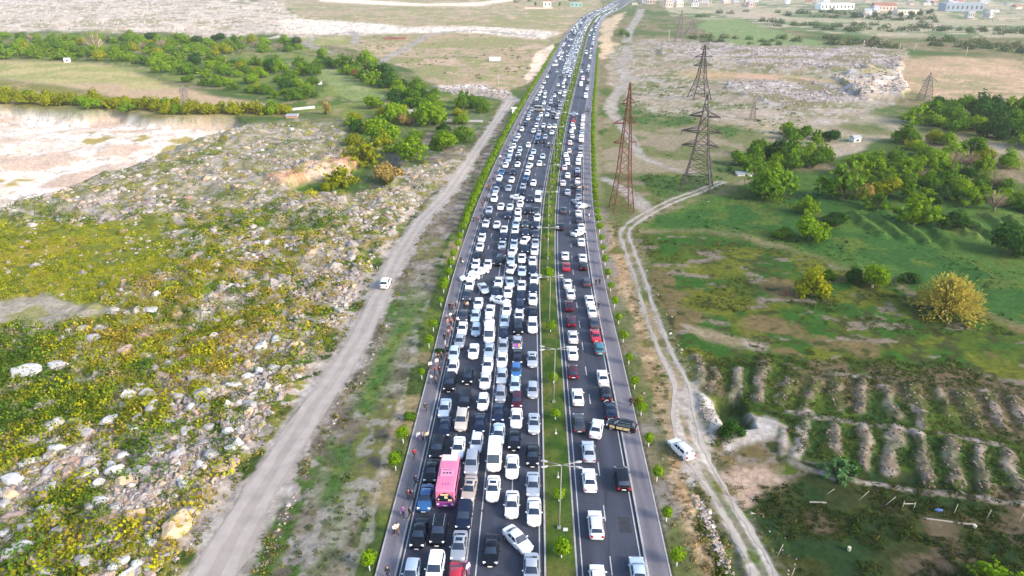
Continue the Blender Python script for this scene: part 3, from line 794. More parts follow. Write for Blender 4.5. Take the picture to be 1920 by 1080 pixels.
# stones of the quarry spoil on the right and the far rubble on the left, along the tracks too
parts_x, parts_y, parts_s = [], [], []
for zone, n, (a, b, c, d), s0 in (('rub_r', 2400, (1200, 1725, 74, 140), 1.0), ('rub_r2', 1500, (1345, 1665, 145, 210), .8), ('uprubble', 380, (-30, 605, 4, 72), 1.6), ('rub_l', 350, (818, 970, 158, 186), .9), ('cliff_r', 260, (1555, 1708, 126, 184), 1.2), ('spill', 160, (1295, 1346, 750, 826), .22)):
    X_, Y_ = scatter_px(n * 2, a, b, c, d, rr)
    m = masks(X_, Y_)[0][zone] > .5
    m &= (fbm(X_, Y_, 25, 2, 221) > .42) | (rr.random(len(X_)) < .3)
    X_, Y_ = X_[m][:n], Y_[m][:n]
    parts_x.append(X_); parts_y.append(Y_); parts_s.append(np.clip(rr.lognormal(-.5, .4, len(X_)), .3, 2) * s0)
for n, (P, Wd), e, s0 in ((230, TRACK_R, 2.4, .15), (900, GRAVEL, 1.2, .13)):
    P_ = np.array(P); i = rr.integers(0, len(P), n); side = rr.choice([-1, 1], n)
    o_ = side * (np.array(Wd)[i] + rr.uniform(.4, e + .3, n))
    parts_x.append(P_[i, 0] + o_); parts_y.append(P_[i, 1] + rr.normal(0, 3, n)); parts_s.append(np.clip(rr.lognormal(-.2, .5, n), .4, 3) * s0)
oy = rr.uniform(48, 65, 420); oo = 18.6 + (65 - oy) * .07 + rr.normal(0, .35, 420)
pp = np.array([road_pt(a, b) for a, b in zip(oo, oy)]); parts_x.append(pp[:, 0]); parts_y.append(pp[:, 1]); parts_s.append(rr.uniform(.12, .4, 420))
merged_stones("spoil_stones", "", np.concatenate(parts_x), np.concatenate(parts_y), np.concatenate(parts_s), ROCK_LO, I0[1], rr, .2)

# clods of dug earth on the ridges
q0 = scatter_px(9000, 1290, 1960, 670, 950, rr); rm0 = ridge_fields(*q0)[1] > .35
cl = np_mesh_pts = (q0[0][rm0][:700], q0[1][rm0][:700])
_keep = stone_colors
def stone_colors(n, r): return np.array([.135, .105, .08]) * r.uniform(.6, 1.7, (n, 1))
merged_stones("earth_clods", "", cl[0], cl[1], rr.uniform(.07, .30, len(cl[0])), ROCK_LO, I0[1], rr, .15)
stone_colors = _keep

# single boulders, each a thing of its own
BM = {'grey': mat("stone_grey", (.28, .265, .268), .9, noise=(1.8, .35)), 'tan': mat("stone_tan", (.40, .30, .19), .9, noise=(1.6, .3)), 'rosy': mat("stone_rosy", (.29, .21, .18), .9, noise=(1.8, .3)), 'white': mat("stone_white", (.42, .41, .40), .9, noise=(1.6, .25))}
BMESH = {}
def boulder_mesh(k, c):
    if (k, c) not in BMESH: BMESH[(k, c)] = np_mesh("boulder", ROCK_HI[k], np.array(I2[1]), [BM[c]])
    return BMESH[(k, c)]
CWORD = dict(grey="grey", tan="tan", rosy="pinkish brown", white="chalk white")
def boulder(x, y, s, k, c, label, rz=0, flat=1.0, group=None):
    o = link(bpy.data.objects.new("boulder", boulder_mesh(k, c)))
    o.location = (x, y, hpt(x, y) + s * .22); o.scale = (s, s, s * flat); o.rotation_euler = (0, 0, rz)
    tag(o, label, "boulder", group or "boulders in the rubble slope"); return o
NAMED_ROCKS = [(335, 992, 2.5, 0, 'tan', "huge rounded tan boulder bulging beside the gravel road near bottom edge", .75),
 (340, 968, 2.0, 1, 'grey', "grey flat boulder behind the huge tan boulder beside gravel road", .5),
 (112, 1003, 1.2, 2, 'grey', "round blue-grey boulder on its own in scrub at lower left", .9),
 (160, 1062, 1.5, 3, 'grey', "smooth dark grey boulder cut by the bottom edge at left", .8),
 (272, 922, .75, 4, 'rosy', "smooth pinkish brown boulder in front of the grey rock pile", .9),
 (292, 905, .85, 5, 'rosy', "brownish pink boulder leaning behind the smooth pinkish one", .9),
 (262, 935, .6, 6, 'white', "small white slab stone lying below the pinkish brown boulders", .5),
 (415, 880, 1.7, 7, 'tan', "long pale boulder on the gravel road's edge above the tan one", .6),
 (440, 868, 1.4, 8, 'rosy', "dusty pinkish boulder touching the gravel road, next to long pale boulder", .7),
 (345, 915, 1.2, 1, 'white', "bright white boulder among ochre bushes left of the gravel road", .7),
 (50, 712, 2.6, 5, 'white', "broad white rock slab, largest pale stone at the left edge", .4),
 (110, 695, 1.9, 0, 'white', "angular white rock beside the broad white slab at left", .6),
 (140, 720, 1.6, 3, 'grey', "long grey rock sloping down from the white slab rocks", .5),
 (160, 810, 2.0, 6, 'grey', "pale grey crumbled outcrop in middle of the left slope", .6),
 (205, 790, 1.7, 2, 'white', "whitish crumbled outcrop right of the pale grey one", .65),
 (385, 745, 2.0, 4, 'grey', "large flat-topped grey boulder with tan base by ochre bush", .6),
 (345, 800, 1.4, 1, 'grey', "rounded grey stone pile left of the gravel road, mid slope", .7),
 (285, 585, 1.8, 7, 'white', "white tilted boulder above an ochre bush, upper slope", .55),
 (293, 560, 1.3, 8, 'white', "egg-shaped white boulder standing behind the tilted white one", 1.0),
 (25, 905, 1.9, 2, 'white', "white cracked boulder touching the left edge of the picture", .6),
 (20, 975, 1.8, 4, 'rosy', "reddish earthy boulder touching the left edge near the bottom", .6)]
for px_, py_, s_, k_i, c_, lab, fl in NAMED_ROCKS:
    boulder(*at(px_, py_), s_, k_i, c_, lab, rz=px_ * .37, flat=fl)
named_xy = np.array([at(a[0], a[1]) for a in NAMED_ROCKS])
placed = 0
for i in big:
    if placed >= 255: break
    if np.min(np.hypot(*(named_xy - (sx[i], sy[i])).T)) < 2.6: continue
    c_ = ('grey', 'grey', 'grey', 'tan', 'white', 'white', 'rosy')[int(rr.integers(0, 7))]
    X_, Y_ = sx[i], sy[i]; qx, qy = to_px(X_, Y_)
    # where it lies, in words one can check on the picture
    dtrack = -float(line_sd(np.array([X_]), np.array([Y_]), *GRAVEL, reach=80)[0])
    near_t = "beside the gravel road" if dtrack < 6 else ("a few steps from the gravel road" if dtrack < 14 else ("in the middle of the rubble slope" if qx > 190 else "near the picture's left edge"))
    row = "at the bottom" if qy > 1000 else "near the bottom" if qy > 920 else "in the lower part" if qy > 840 else "below the middle" if qy > 760 else "halfway up" if qy > 660 else "high up the slope"
    sw = "large" if sz[i] > 1.15 else "mid-sized" if sz[i] > .85 else "small"
    boulder(X_, Y_, sz[i] * 1.05, int(rr.integers(0, 9)), c_, f"{sw} {CWORD[c_]} boulder {near_t}, {row}", rz=float(rr.uniform(0, 6.28)), flat=float(rr.uniform(.65, 1.0)))
    placed += 1

# scrub: low bushes of leaf tufts, joined (nobody could count them)
def scrub(name, X, Y, R, cols, r, per=26, leaf=.34, hf=.75):
    n = len(X); H = height(X, Y)
    # leaf centres on a dome
    u = r.random((n, per)) * 2 * math.pi; w = r.random((n, per)) ** .6
    rad = np.sqrt(1 - (1 - w) ** 2)
    cxs = X[:, None] + np.cos(u) * rad * R[:, None] * r.uniform(.75, 1.05, (n, per)); cys = Y[:, None] + np.sin(u) * rad * R[:, None] * r.uniform(.75, 1.05, (n, per))
    czs = H[:, None] + (1 - w) * R[:, None] * hf * r.uniform(.8, 1.1, (n, per)) + .05
    N = n * per
    c = np.stack([cxs.ravel(), cys.ravel(), czs.ravel()], 1)
    nor = np.stack([np.cos(u) * rad, np.sin(u) * rad, 1.05 - w], -1).reshape(-1, 3) + r.normal(0, .35, (N, 3))
    nor /= np.linalg.norm(nor, axis=1)[:, None]
    a = np.cross(nor, r.normal(size=(N, 3))); a /= np.linalg.norm(a, axis=1)[:, None]; b = np.cross(nor, a)
    s = (leaf * np.repeat(R, per) * r.uniform(.6, 1.3, N))[:, None]
    V = np.stack([c + a * s, c + b * s * .7, c - a * s, c - b * s * .7], 1).reshape(-1, 3)
    F = np.arange(N * 4).reshape(-1, 4)
    cc = np.repeat(cols * r.uniform(.7, 1.25, (n, 1)), per, 0) * r.uniform(.82, 1.18, (N, 1))
    me = np_mesh(name, V, F, [SCRUB], np.clip(np.repeat(cc, 4, 0), .01, .6))
    o = link(bpy.data.objects.new(name, me)); o["kind"] = "stuff"; return o
def scrub_mat():
    m = bpy.data.materials.new("scrub_leaf"); m.use_nodes = True
    n = m.node_tree.nodes; L = m.node_tree.links; n.remove(n["Principled BSDF"])
    a = n.new("ShaderNodeAttribute"); a.attribute_name = "albedo"
    d = n.new("ShaderNodeBsdfDiffuse"); t = n.new("ShaderNodeBsdfTranslucent"); s = n.new("ShaderNodeMixShader"); s.inputs[0].default_value = .3
    L.new(a.outputs["Color"], d.inputs[0]); L.new(a.outputs["Color"], t.inputs[0]); L.new(d.outputs[0], s.inputs[1]); L.new(t.outputs[0], s.inputs[2])
    L.new(s.outputs[0], n["Material Output"].inputs[0]); return m
SCRUB = scrub_mat()
PAL = np.array([(.30, .30, .012), (.23, .26, .014), (.15, .205, .016), (.075, .14, .016), (.31, .235, .030), (.31, .235, .13), (.045, .09, .016)])
keep2 = (Mx['rubble'] > .6) & (tfd < .1) & (Mx['bare_g'] < .5) & (Mx['pit'] < .5) & (road_off(cx, cy) < -24)
dens2 = (1 - .55 * sstep(22, 8, tdist)) * np.clip(sstep(.66, .50, clump * .5 + clump2 * .5) + .10 + .6 * Mx['meadow_y'], 0, 1)
keep2 &= rr.random(len(cx)) < dens2 * .44 * np.where(cpy < 400, .45, 1.0) * (1 - .5 * (fbm(cx, cy, 30, 2, 209) > .6))
bx, by = cx[keep2][:8200], cy[keep2][:8200]
kb = FPX / (by * CT + CAM_H * ST)
hue = fbm(bx, by, 15, 3, 231) + rr.normal(0, .15, len(bx))
pi_ = np.where(hue > .67, 4, np.where(hue > .53, 0, np.where(hue > .44, 1, np.where(hue > .36, 2, 3))))
pi_ = np.where(rr.random(len(bx)) < .16, rr.integers(0, 7, len(bx)), pi_)
my = masks(bx, by)[0]['meadow_y'] > .5
pi_ = np.where(my & (rr.random(len(bx)) < .8), rr.integers(0, 2, len(bx)), pi_)
R_ = np.clip(rr.lognormal(-.30, .45, len(bx)), .3, 1.9) * np.where(my, .7, 1.0)
scrub("ground_scrub", bx, by, R_, PAL[pi_], rr, 60, .13, 1.0)
# scattered tufts: verges, olive field, lower right field, ditch
TX, TY, TR, TC = [], [], [], []
def tufts(n, box, test, r0, pal):
    X_, Y_ = scatter_px(n * 3, *box, rr); m, _, _ = masks(X_, Y_)
    ok = test(m, X_, Y_) & (track_field(X_, Y_) < .2) & ((road_off(X_, Y_) < -18.6) | (road_off(X_, Y_) > 14.5))
    X_, Y_ = X_[ok][:n], Y_[ok][:n]
    TX.append(X_); TY.append(Y_); TR.append(np.clip(rr.lognormal(-.2, .4, len(X_)), .4, 2.2) * r0); TC.append(np.array(pal)[rr.integers(0, len(pal), len(X_))])
gp = [(.06, .11, .02), (.09, .13, .025), (.045, .08, .018), (.12, .14, .03)]
tufts(380, (420, 870, 480, 1120), lambda m, x, y: (m['rubble'] < .2) & (road_off(x, y) > -60) & (fbm(x - y * .15, y * .25, 7, 3, 161) > .52), .3, gp)
tufts(3600, (1210, 1990, 450, 720), lambda m, x, y: (m['olive'] > .5) & (fbm(x, y, 9, 3, 171) < .56) & (fbm(x, y, 6, 3, 301) > .5), .27, [(.085, .10, .022), (.06, .09, .02), (.13, .12, .03), (.05, .075, .02)])
tufts(2600, (1400, 1990, 900, 1130), lambda m, x, y: (m['lowdark'] > .5) & (fbm(x, y, 5, 3, 303) > .46), .27, [(.035, .065, .012), (.055, .08, .014), (.08, .075, .02), (.025, .05, .01)])
tufts(2200, (1290, 1990, 670, 930), lambda m, x, y: (m['mounds'] > .4) & (ridge_fields(x, y)[1] < .75), .30, [(.05, .085, .02), (.07, .10, .02), (.10, .11, .025)])
tufts(1500, (1200, 1990, 340, 610), lambda m, x, y: (m['meadow'] > .5) & (fbm(x, y, 12, 3, 307) > .5), .3, [(.03, .085, .014), (.05, .105, .018), (.025, .065, .012)])
tufts(280, (1295, 1420, 890, 1130), lambda m, x, y: m['ditch'] > .4, .5, [(.05, .08, .018), (.08, .11, .02), (.13, .14, .02)])
def edge_tufts(P, Wd, n, r0, pal, e=1.3):
    P_ = np.array(P); i = rr.integers(0, len(P) - 1, n); t = rr.random(n)[:, None]
    c = P_[i] * (1 - t) + P_[i + 1] * t; d = P_[i + 1] - P_[i]; d /= np.linalg.norm(d, axis=1)[:, None] + 1e-9
    o_ = rr.choice([-1, 1], n) * (np.array(Wd)[i] * .95 + rr.exponential(e, n))
    q = c + np.stack([d[:, 1], -d[:, 0]], 1) * o_[:, None]
    ok = (road_off(q[:, 0], q[:, 1]) < -18.8) | (road_off(q[:, 0], q[:, 1]) > 14.5); ok &= fbm(q[:, 0], q[:, 1], 8, 2, 311) > .42; q = q[ok]
    TX.append(q[:, 0]); TY.append(q[:, 1]); TR.append(np.clip(rr.lognormal(-.2, .45, len(q)), .35, 2.4) * r0); TC.append(np.array(pal)[rr.integers(0, len(pal), len(q))])
edge_tufts(*GRAVEL, 1100, .34, [(.13, .14, .02), (.21, .17, .03), (.08, .11, .018), (.24, .18, .07)])
edge_tufts(*TRACK_R, 700, .28, [(.10, .12, .02), (.07, .10, .016), (.18, .14, .05)], .9)
tufts(420, (1140, 1400, 440, 1130), lambda m, x, y: m['verge_o'] > .4, .32, [(.30, .20, .09), (.14, .14, .03), (.24, .17, .06), (.36, .25, .12)])
tufts(700, (1120, 1500, 160, 400), lambda m, x, y: (m['greenmix'] > .4) & (fbm(x, y, 18, 4, 111) > .52), .6, gp)
tufts(400, (540, 1000, 60, 170), lambda m, x, y: (m['tanup'] > .4) & (fbm(x, y, 30, 3, 305) > .55), .9, [(.12, .13, .05), (.2, .17, .08)])
scrub("grass_tufts", np.concatenate(TX), np.concatenate(TY), np.concatenate(TR), np.concatenate(TC), rr, 22, .26, .6)

# ----------------------------------------------------------------- trees
BARK = mat("bark", (.16, .12, .09), .95, noise=(6, .3)); PALEBARK = mat("pale_bark", (.42, .36, .27), .9, noise=(6, .3)); LIMEWASH = mat("whitewashed_bark", (.72, .72, .70), .9, noise=(5, .15))
LEAF = {'lime': leaf_mat("leaf_lime", (.10, .195, .008), (.21, .33, .012)), 'globe': leaf_mat("leaf_globe", (.10, .20, .006), (.20, .32, .008)),
        'green': leaf_mat("leaf_green", (.05, .125, .009), (.13, .23, .014)), 'dark': leaf_mat("leaf_dark", (.018, .062, .010), (.05, .12, .016)),
        'yellow': leaf_mat("leaf_yellow", (.16, .19, .008), (.30, .31, .012)), 'willow': leaf_mat("leaf_willow", (.30, .27, .04), (.47, .38, .08), .45),
        'bare': leaf_mat("twig_bare", (.24, .17, .12), (.36, .27, .19), .1), 'red': leaf_mat("leaf_red", (.16, .055, .035), (.24, .09, .05)), 'ochre': leaf_mat("leaf_ochre", (.27, .2, .05), (.36, .26, .08)),
        'hazy': leaf_mat("leaf_bluegreen", (.04, .085, .035), (.08, .12, .04)), 'mint': leaf_mat("leaf_mint", (.06, .15, .055), (.12, .22, .07))}
def crown_pts(kind, seed):
    """unit crown: radius 1 across, standing on z=0; returns centres, normals, leaf sizes"""
    r = np.random.default_rng(seed)
    P, N, Sz = [], [], []
    if kind == 'globe':
        n = 520; v = r.normal(size=(n, 3)); v /= np.linalg.norm(v, axis=1)[:, None]
        rad = r.uniform(.62, 1.03, (n, 1)) * (1 + .10 * np.sin(3 * v[:, :1] + seed) + .08 * np.sin(5 * v[:, 1:2]))
        P = v * rad * [1, 1, .95] + [0, 0, 1.0]; N = v; Sz = r.uniform(.11, .20, n)
    elif kind in ('bushy', 'tall'):
        nb = 15 if kind == 'bushy' else 12
        for b in range(nb):
            a = r.uniform(0, 6.28); q = r.random() ** .6
            if kind == 'bushy': c = np.array([math.cos(a) * q * .72, math.sin(a) * q * .72, .30 + (1 - q * .75) * r.uniform(.30, 1.0)])
            else: c = np.array([math.cos(a) * q * .45, math.sin(a) * q * .45, r.uniform(.35, 2.0)])
            br = r.uniform(.30, .48) * (1 if kind == 'bushy' else .95)
            n = 120; v = r.normal(size=(n, 3)); v /= np.linalg.norm(v, axis=1)[:, None]
            p = c + v * br * r.uniform(.55, 1.15, (n, 1)); p[:, 2] = np.maximum(p[:, 2], .02); P.append(p); N.append(v + (c - [0, 0, .5]) * .5); Sz.append(r.uniform(.045, .115, n))
        P, N, Sz = np.concatenate(P), np.concatenate(N), np.concatenate(Sz)
    elif kind in ('spray', 'fountain', 'twigs'):
        nb = {'spray': 34, 'fountain': 260, 'twigs': 60}[kind]; per = {'spray': 34, 'fountain': 15, 'twigs': 9}[kind]
        for b in range(nb):
            a = r.uniform(0, 6.28); e = (r.uniform(.05, 1.5) if kind == 'fountain' else r.uniform(.15, 1.45)) if kind != 'twigs' else r.uniform(.6, 1.45)
            d = np.array([math.cos(a) * math.cos(e), math.sin(a) * math.cos(e), math.sin(e)])
            Ln = (r.uniform(.75, 1.15) if kind != 'fountain' else r.uniform(.82, 1.0)) * (1.25 if kind == 'spray' else 1.2)
            t = r.random(per) ** (.55 if kind == 'spray' else .42 if kind == 'fountain' else .9)
            p = d * (t * Ln)[:, None] + [0, 0, .12]
            p[:, 2] -= (t ** 3) * .18 * math.cos(e)
            p += r.normal(0, .055 if kind != 'twigs' else .028, (per, 3)) * (.4 + t[:, None])
            P.append(p); N.append(np.tile(d, (per, 1)) + r.normal(0, .6, (per, 3))); Sz.append(r.uniform(.07, .13, per) if kind == 'spray' else r.uniform(.035, .075, per))
        P, N, Sz = np.concatenate(P), np.concatenate(N), np.concatenate(Sz)
        P[:, 2] = np.maximum(P[:, 2], .03)
    return P, N, Sz
def crown_mesh(kind, seed, material):
    r = np.random.default_rng(seed + 500)
    P, N, Sz = crown_pts(kind, seed); n = len(P)
    N = N / (np.linalg.norm(N, axis=1)[:, None] + 1e-6) + r.normal(0, .45, (n, 3)); N /= np.linalg.norm(N, axis=1)[:, None]
    if kind in ('fountain', 'twigs'):
        a = P - [0, 0, .1]; a /= np.linalg.norm(a, axis=1)[:, None] + 1e-6
        if kind == 'fountain': a = a + r.normal(0, .35, a.shape)
        el, wd = (1.25, .45) if kind == 'fountain' else (2.6, .20)
    else: a = np.cross(N, r.normal(size=(n, 3))); el, wd = 1.0, .72
    a /= np.linalg.norm(a, axis=1)[:, None]; b = np.cross(N, a); b /= np.linalg.norm(b, axis=1)[:, None] + 1e-6
    s = Sz[:, None]
    V = np.stack([P + a * s * el, P + b * s * wd, P - a * s * el, P - b * s * wd], 1).reshape(-1, 3)
    return np_mesh("crown", V, np.arange(n * 4).reshape(-1, 4), [material])
def trunk_mesh(kind, seed, material):
    r = random.Random(seed); m = MB()
    if kind == 'globe':
        m.tube([(0, 0, -.1), (.01, 0, .5), (0, .01, 1.0)], [.055, .045, .04], 6)
    elif kind == 'bushy':
        m.tube([(0, 0, -.1), (.03, .02, .4), (0, 0, .8)], [.085, .06, .03], 6)
        for k in range(5):
            a = k * 1.26 + r.random(); m.tube([(0, 0, .3 + .05 * k), (.3 * math.cos(a), .3 * math.sin(a), .65), (.5 * math.cos(a), .5 * math.sin(a), .95)], [.04, .025, .01], 5)
    elif kind == 'tall':
        m.tube([(0, 0, -.1), (.03, .02, .8), (0, 0, 1.8)], [.09, .06, .02], 6)
        for k in range(5):
            a = k * 1.9; m.tube([(0, 0, .4 + .25 * k), (.35 * math.cos(a), .35 * math.sin(a), .8 + .25 * k)], [.035, .012], 5)
    else:
        m.tube([(0, 0, -.1), (0, 0, .2)], [.10, .09], 7)
        for k in range(14):
            a = k * 2.4; e = .5 + .9 * r.random(); L_ = .9
            m.tube([(0, 0, .1), (.35 * L_ * math.cos(a) * math.cos(e), .35 * L_ * math.sin(a) * math.cos(e), .12 + .4 * math.sin(e)), (.95 * L_ * math.cos(a) * math.cos(e), .95 * L_ * math.sin(a) * math.cos(e), .1 + .95 * L_ * math.sin(e))], [.035, .022, .006], 4)
    return m.mesh("trunk", [material], True)
CM, TM = {}, {}
def tree(name, x, y, r, kind, leaf, label, cat, group, zs=1.0, bark=BARK, lift=0.0, vs=4, z=None):
    s = random.randrange(vs)
    if (kind, s, leaf) not in CM: CM[(kind, s, leaf)] = crown_mesh(kind, 40 + s * 7 + len(kind), LEAF[leaf])
    if (kind, s, bark.name) not in TM: TM[(kind, s, bark.name)] = trunk_mesh(kind, s, bark)
    root = empty(name, (x, y, hpt(x, y) if z is None else z), random.uniform(0, 6.28)); tag(root, label, cat, group)
    c = link(bpy.data.objects.new("crown", CM[(kind, s, leaf)]), root); c.scale = (r, r, r * zs); c.location = (0, 0, lift)
    t = link(bpy.data.objects.new("trunk", TM[(kind, s, bark.name)]), root)
    if kind == 'globe': t.scale = (1.5, 1.5, lift + r * .6)
    else: t.scale = (r, r, r * zs + lift)
    return root
def tree_px(px, py, wpx, kind, leaf, label, name, cat, group, zs=1.0, bark=BARK):
    x, y = at(px, py); r = wpx / ppm(x, y) / 2 * (1.04 if kind in ('bushy', 'spray') else 1)
    return tree(name, x, y, r, kind, leaf, label, cat, group, zs, bark, lift=(.02 * r if kind in ('bushy', 'tall') else 0))

def ordinal(n):
    ones = ["", "first", "second", "third", "fourth", "fifth", "sixth", "seventh", "eighth", "ninth", "tenth", "eleventh", "twelfth", "thirteenth", "fourteenth", "fifteenth", "sixteenth", "seventeenth", "eighteenth", "nineteenth"]
    tens = ["", "", "twent", "thirt", "fort", "fift", "sixt", "sevent", "eight", "ninet"]
    if n < 20: return ones[n]
    return tens[n // 10] + "ieth" if n % 10 == 0 else tens[n // 10] + "y-" + ones[n % 10]
# clipped round trees along the pavements and in the median
ORD = ["first", "second", "third", "fourth", "fifth", "sixth", "seventh", "eighth", "ninth", "tenth", "eleventh", "twelfth", "thirteenth", "fourteenth", "fifteenth"]
def globe(off, y, r, lift, label, group, leaf='globe'):
    x, yy = road_pt(off, y)
    tree("globe_tree", x, yy, r, 'globe', leaf, label, "tree", group, random.uniform(.88, 1.05), LIMEWASH, lift, 3)
GL, GR, GM = "clipped round trees along the left pavement", "clipped round trees along the right pavement", "clipped round trees in the median"
leftY = [at(698, 1078)[1], at(748, 887)[1], at(761, 836)[1], at(797, 715)[1], at(813, 655)[1], at(822, 624)[1], at(835, 577)[1], at(840, 552)[1], at(846, 545)[1], at(850, 527)[1]]
while leftY[-1] < 560: leftY.append(leftY[-1] + (5.6 if leftY[-1] < 150 else 4.4 if leftY[-1] < 300 else 6.0) * random.uniform(.85, 1.15))
for i, y in enumerate(leftY):
    lab = f"{ORD[i]} round lime-green tree from the bottom along the left pavement" if i < 15 else f"{ordinal(i + 1)} round tree from the bottom, in the dense far row along left pavement"
    globe(-18.55 - (.2 if i % 3 else 0), y, random.uniform(.80, .95) * (1.15 if y > 150 else 1) * (.7 if i in (3, 6) else 1), .95, lab, GL if i < 15 else GL + ", far end")
tree("round_bush", *at(768, 786), 1.05, 'bushy', 'green', "wide unclipped green bush with two lumps beside the left pavement", "bush", None, .9)
tree("round_bush", *at(824, 662), 1.0, 'bushy', 'dark', "dark green low bush behind the standing group on left pavement", "bush", None, .8)
tree("round_bush", *at(1199, 758), .85, 'bushy', 'yellow', "yellowish loose bush beside person on the right pavement's edge", "bush", None, 1.0)
rightY = [54.0]
while rightY[-1] < 560: rightY.append(rightY[-1] + (6.75 if rightY[-1] < 150 else 5.6 if rightY[-1] < 300 else 6.5) * random.uniform(.93, 1.07))
for i, y in enumerate(rightY):
    lab = f"{ORD[i]} round lime-green tree from the bottom along the right pavement" if i < 15 else f"{ordinal(i + 1)} round tree from the bottom, in the far row along right pavement"
    globe(14.15, y, random.uniform(.70, .84) * (1.15 if y > 150 else 1), .85, lab, GR if i < 15 else GR + ", far end", 'globe' if i % 4 else 'lime')
medY = [at(1052, 1047)[1], at(1048, 941)[1], at(1041, 788)[1], at(1037, 720)[1], at(1033, 624)[1], at(1028, 527)[1], at(1028, 487)[1], at(1028, 452)[1]]
while medY[-1] < 520: medY.append(medY[-1] + random.uniform(7, 10))
for i, y in enumerate(medY):
    lab = f"{ORD[i]} round tree from the bottom in the grass median" if i < 12 else f"{ordinal(i + 1)} small round tree from the bottom, far up the grass median"
    globe(1.85, y, (1.0, .72, .72, .78, .9, 1.15)[i] if i < 6 else random.uniform(.6, .95), .85 if i else .95, lab, GM if i < 12 else GM + ", far end", 'lime' if i in (1, 2) else 'globe')

# single trees and bushes one can point at
SINGLE = [
 (1775, 583, 116, 'fountain', 'willow', "big golden-orange leafless willow bush on the right meadow", "willow", 1.0, BARK),
 (1523, 556, 62, 'bushy', 'yellow', "bright lime-yellow round tree on the meadow left of golden willow", "tree", 1.1, BARK),
 (1553, 520, 26, 'bushy', 'green', "small bright green bush tucked behind the lime-yellow tree", "bush", 1.0, BARK),
 (1636, 536, 58, 'bushy', 'lime', "loose yellow-green tree with bare stems left of the golden willow", "tree", 1.25, PALEBARK),
 (1600, 525, 40, 'bushy', 'dark', "dark green shrub at the left foot of the yellow-green tree", "shrub", .9, BARK),
 (1705, 528, 40, 'bushy', 'dark', "dark ragged shrub between the yellow-green tree and golden willow", "shrub", .8, BARK),
 (1472, 556, 26, 'twigs', 'red', "low reddish brown dry shrub left of lime-yellow tree", "shrub", .7, BARK),
 (1512, 402, 40, 'spray', 'lime', "upright lime-green tree standing above the pear-shaped bush", "tree", 1.2, BARK),
 (1517, 448, 64, 'bushy', 'lime', "pear-shaped yellow-green bush at the meadow's edge", "bush", 1.1, BARK),
 (1468, 444, 38, 'bushy', 'green', "low green bush left of the pear-shaped yellow-green bush", "bush", .8, BARK),
 (1712, 418, 78, 'spray', 'lime', "fan-shaped bright green willow bush in front of the dark copse", "willow", 1.0, BARK),
 (1645, 392, 38, 'spray', 'green', "small upright green bush left of the fan-shaped willow", "bush", 1.2, BARK),
 (1578, 374, 84, 'spray', 'green', "broad green willow at the left front of the big copse", "willow", 1.1, BARK),
 (1621, 372, 40, 'bushy', 'ochre', "small olive-brown bush right of the broad green willow", "bush", 1.1, BARK),
 (1430, 366, 100, 'bushy', 'green', "large rounded green tree shading a white box beside dark pylon", "tree", .95, BARK),
 (1895, 470, 90, 'bushy', 'dark', "dark green rounded bush at the right edge above the meadow", "bush", .9, BARK),
 (1885, 1120, 100, 'spray', 'lime', "bright green bush rising in the bottom right corner", "bush", 1.0, BARK),
 (1568, 884, 62, 'spray', 'mint', "spiky grey-green bush among the earth ridges", "bush", .75, BARK),
 (1600, 880, 44, 'bushy', 'dark', "dark green bush right of the spiky grey-green bush", "bush", .7, BARK),
 (1372, 812, 50, 'bushy', 'dark', "dark green bush in the dug hollow beside the white car", "bush", .8, BARK),
 (1790, 425, 60, 'bushy', 'dark', "low dark bush on the rippled meadow", "bush", .6, BARK),
 (1568, 420, 56, 'bushy', 'dark', "low dark bush right of the upright lime-green tree", "bush", .55, BARK),
 (1888, 312, 42, 'bushy', 'lime', "round lime-green bush alone on the tan path at far right", "bush", 1.0, BARK),
 (183, 100, 52, 'twigs', 'bare', "pale leafless fan-shaped tree rising above the left hedge", "tree", 1.15, PALEBARK),
 (614, 212, 26, 'tall', 'ochre', "brownish tree with a pale trunk beside the garden wall", "tree", .9, PALEBARK),
 (672, 147, 30, 'bushy', 'red', "dark red-leaved tree among the green hedge trees", "tree", .8, BARK),
 (556, 84, 22, 'bushy', 'hazy', "grey-green tree at the upper end of the left orchard", "tree", 1.0, BARK),
 (606, 106, 24, 'bushy', 'lime', "yellow-green tree by the pale track above the orchard", "tree", 1.0, BARK),
 (728, 330, 62, 'bushy', 'ochre', "round yellow-tan bush at the green hollow's edge", "bush", .85, BARK),
 (640, 336, 54, 'spray', 'yellow', "yellow bush on top of the red earth bank", "bush", .9, BARK),
 (610, 345, 30, 'bushy', 'yellow', "small yellow bush on the red bank's slope", "bush", .8, BARK),
 (1168, 66, 14, 'bushy', 'green', "far green bush beside the white track at the bend", "bush", 1.2, BARK),
 (1176, 70, 14, 'bushy', 'green', "second far green bush beside the white track", "bush", 1.0, BARK),
 (680, 300, 62, 'spray', 'yellow', "large yellow-green willow at the front of the left orchard", "willow", 1.0, BARK),
 (718, 268, 66, 'bushy', 'lime', "rounded lime tree behind the large front willow", "tree", 1.1, BARK),
 (780, 302, 72, 'bushy', 'lime', "broad lime-green tree at the right front of the orchard", "tree", .9, BARK),
 (832, 280, 54, 'bushy', 'lime', "bright rounded tree at the orchard's right corner by gravel road", "tree", .95, BARK),
 (872, 264, 48, 'bushy', 'green', "green bush nearest the gravel road at the orchard's corner", "bush", .9, BARK),
 (806, 232, 62, 'bushy', 'lime', "tall yellow-green tree in the orchard's middle", "tree", 1.1, BARK),
 (735, 225, 52, 'bushy', 'lime', "light green tree left of orchard hut", "tree", 1.1, BARK),
 (665, 226, 30, 'bushy', 'yellow', "small golden round tree left of the orchard hut", "tree", 1.0, BARK),
 (760, 232, 32, 'bushy', 'ochre', "tan round tree in front of the orchard hut", "tree", 1.0, BARK),
]
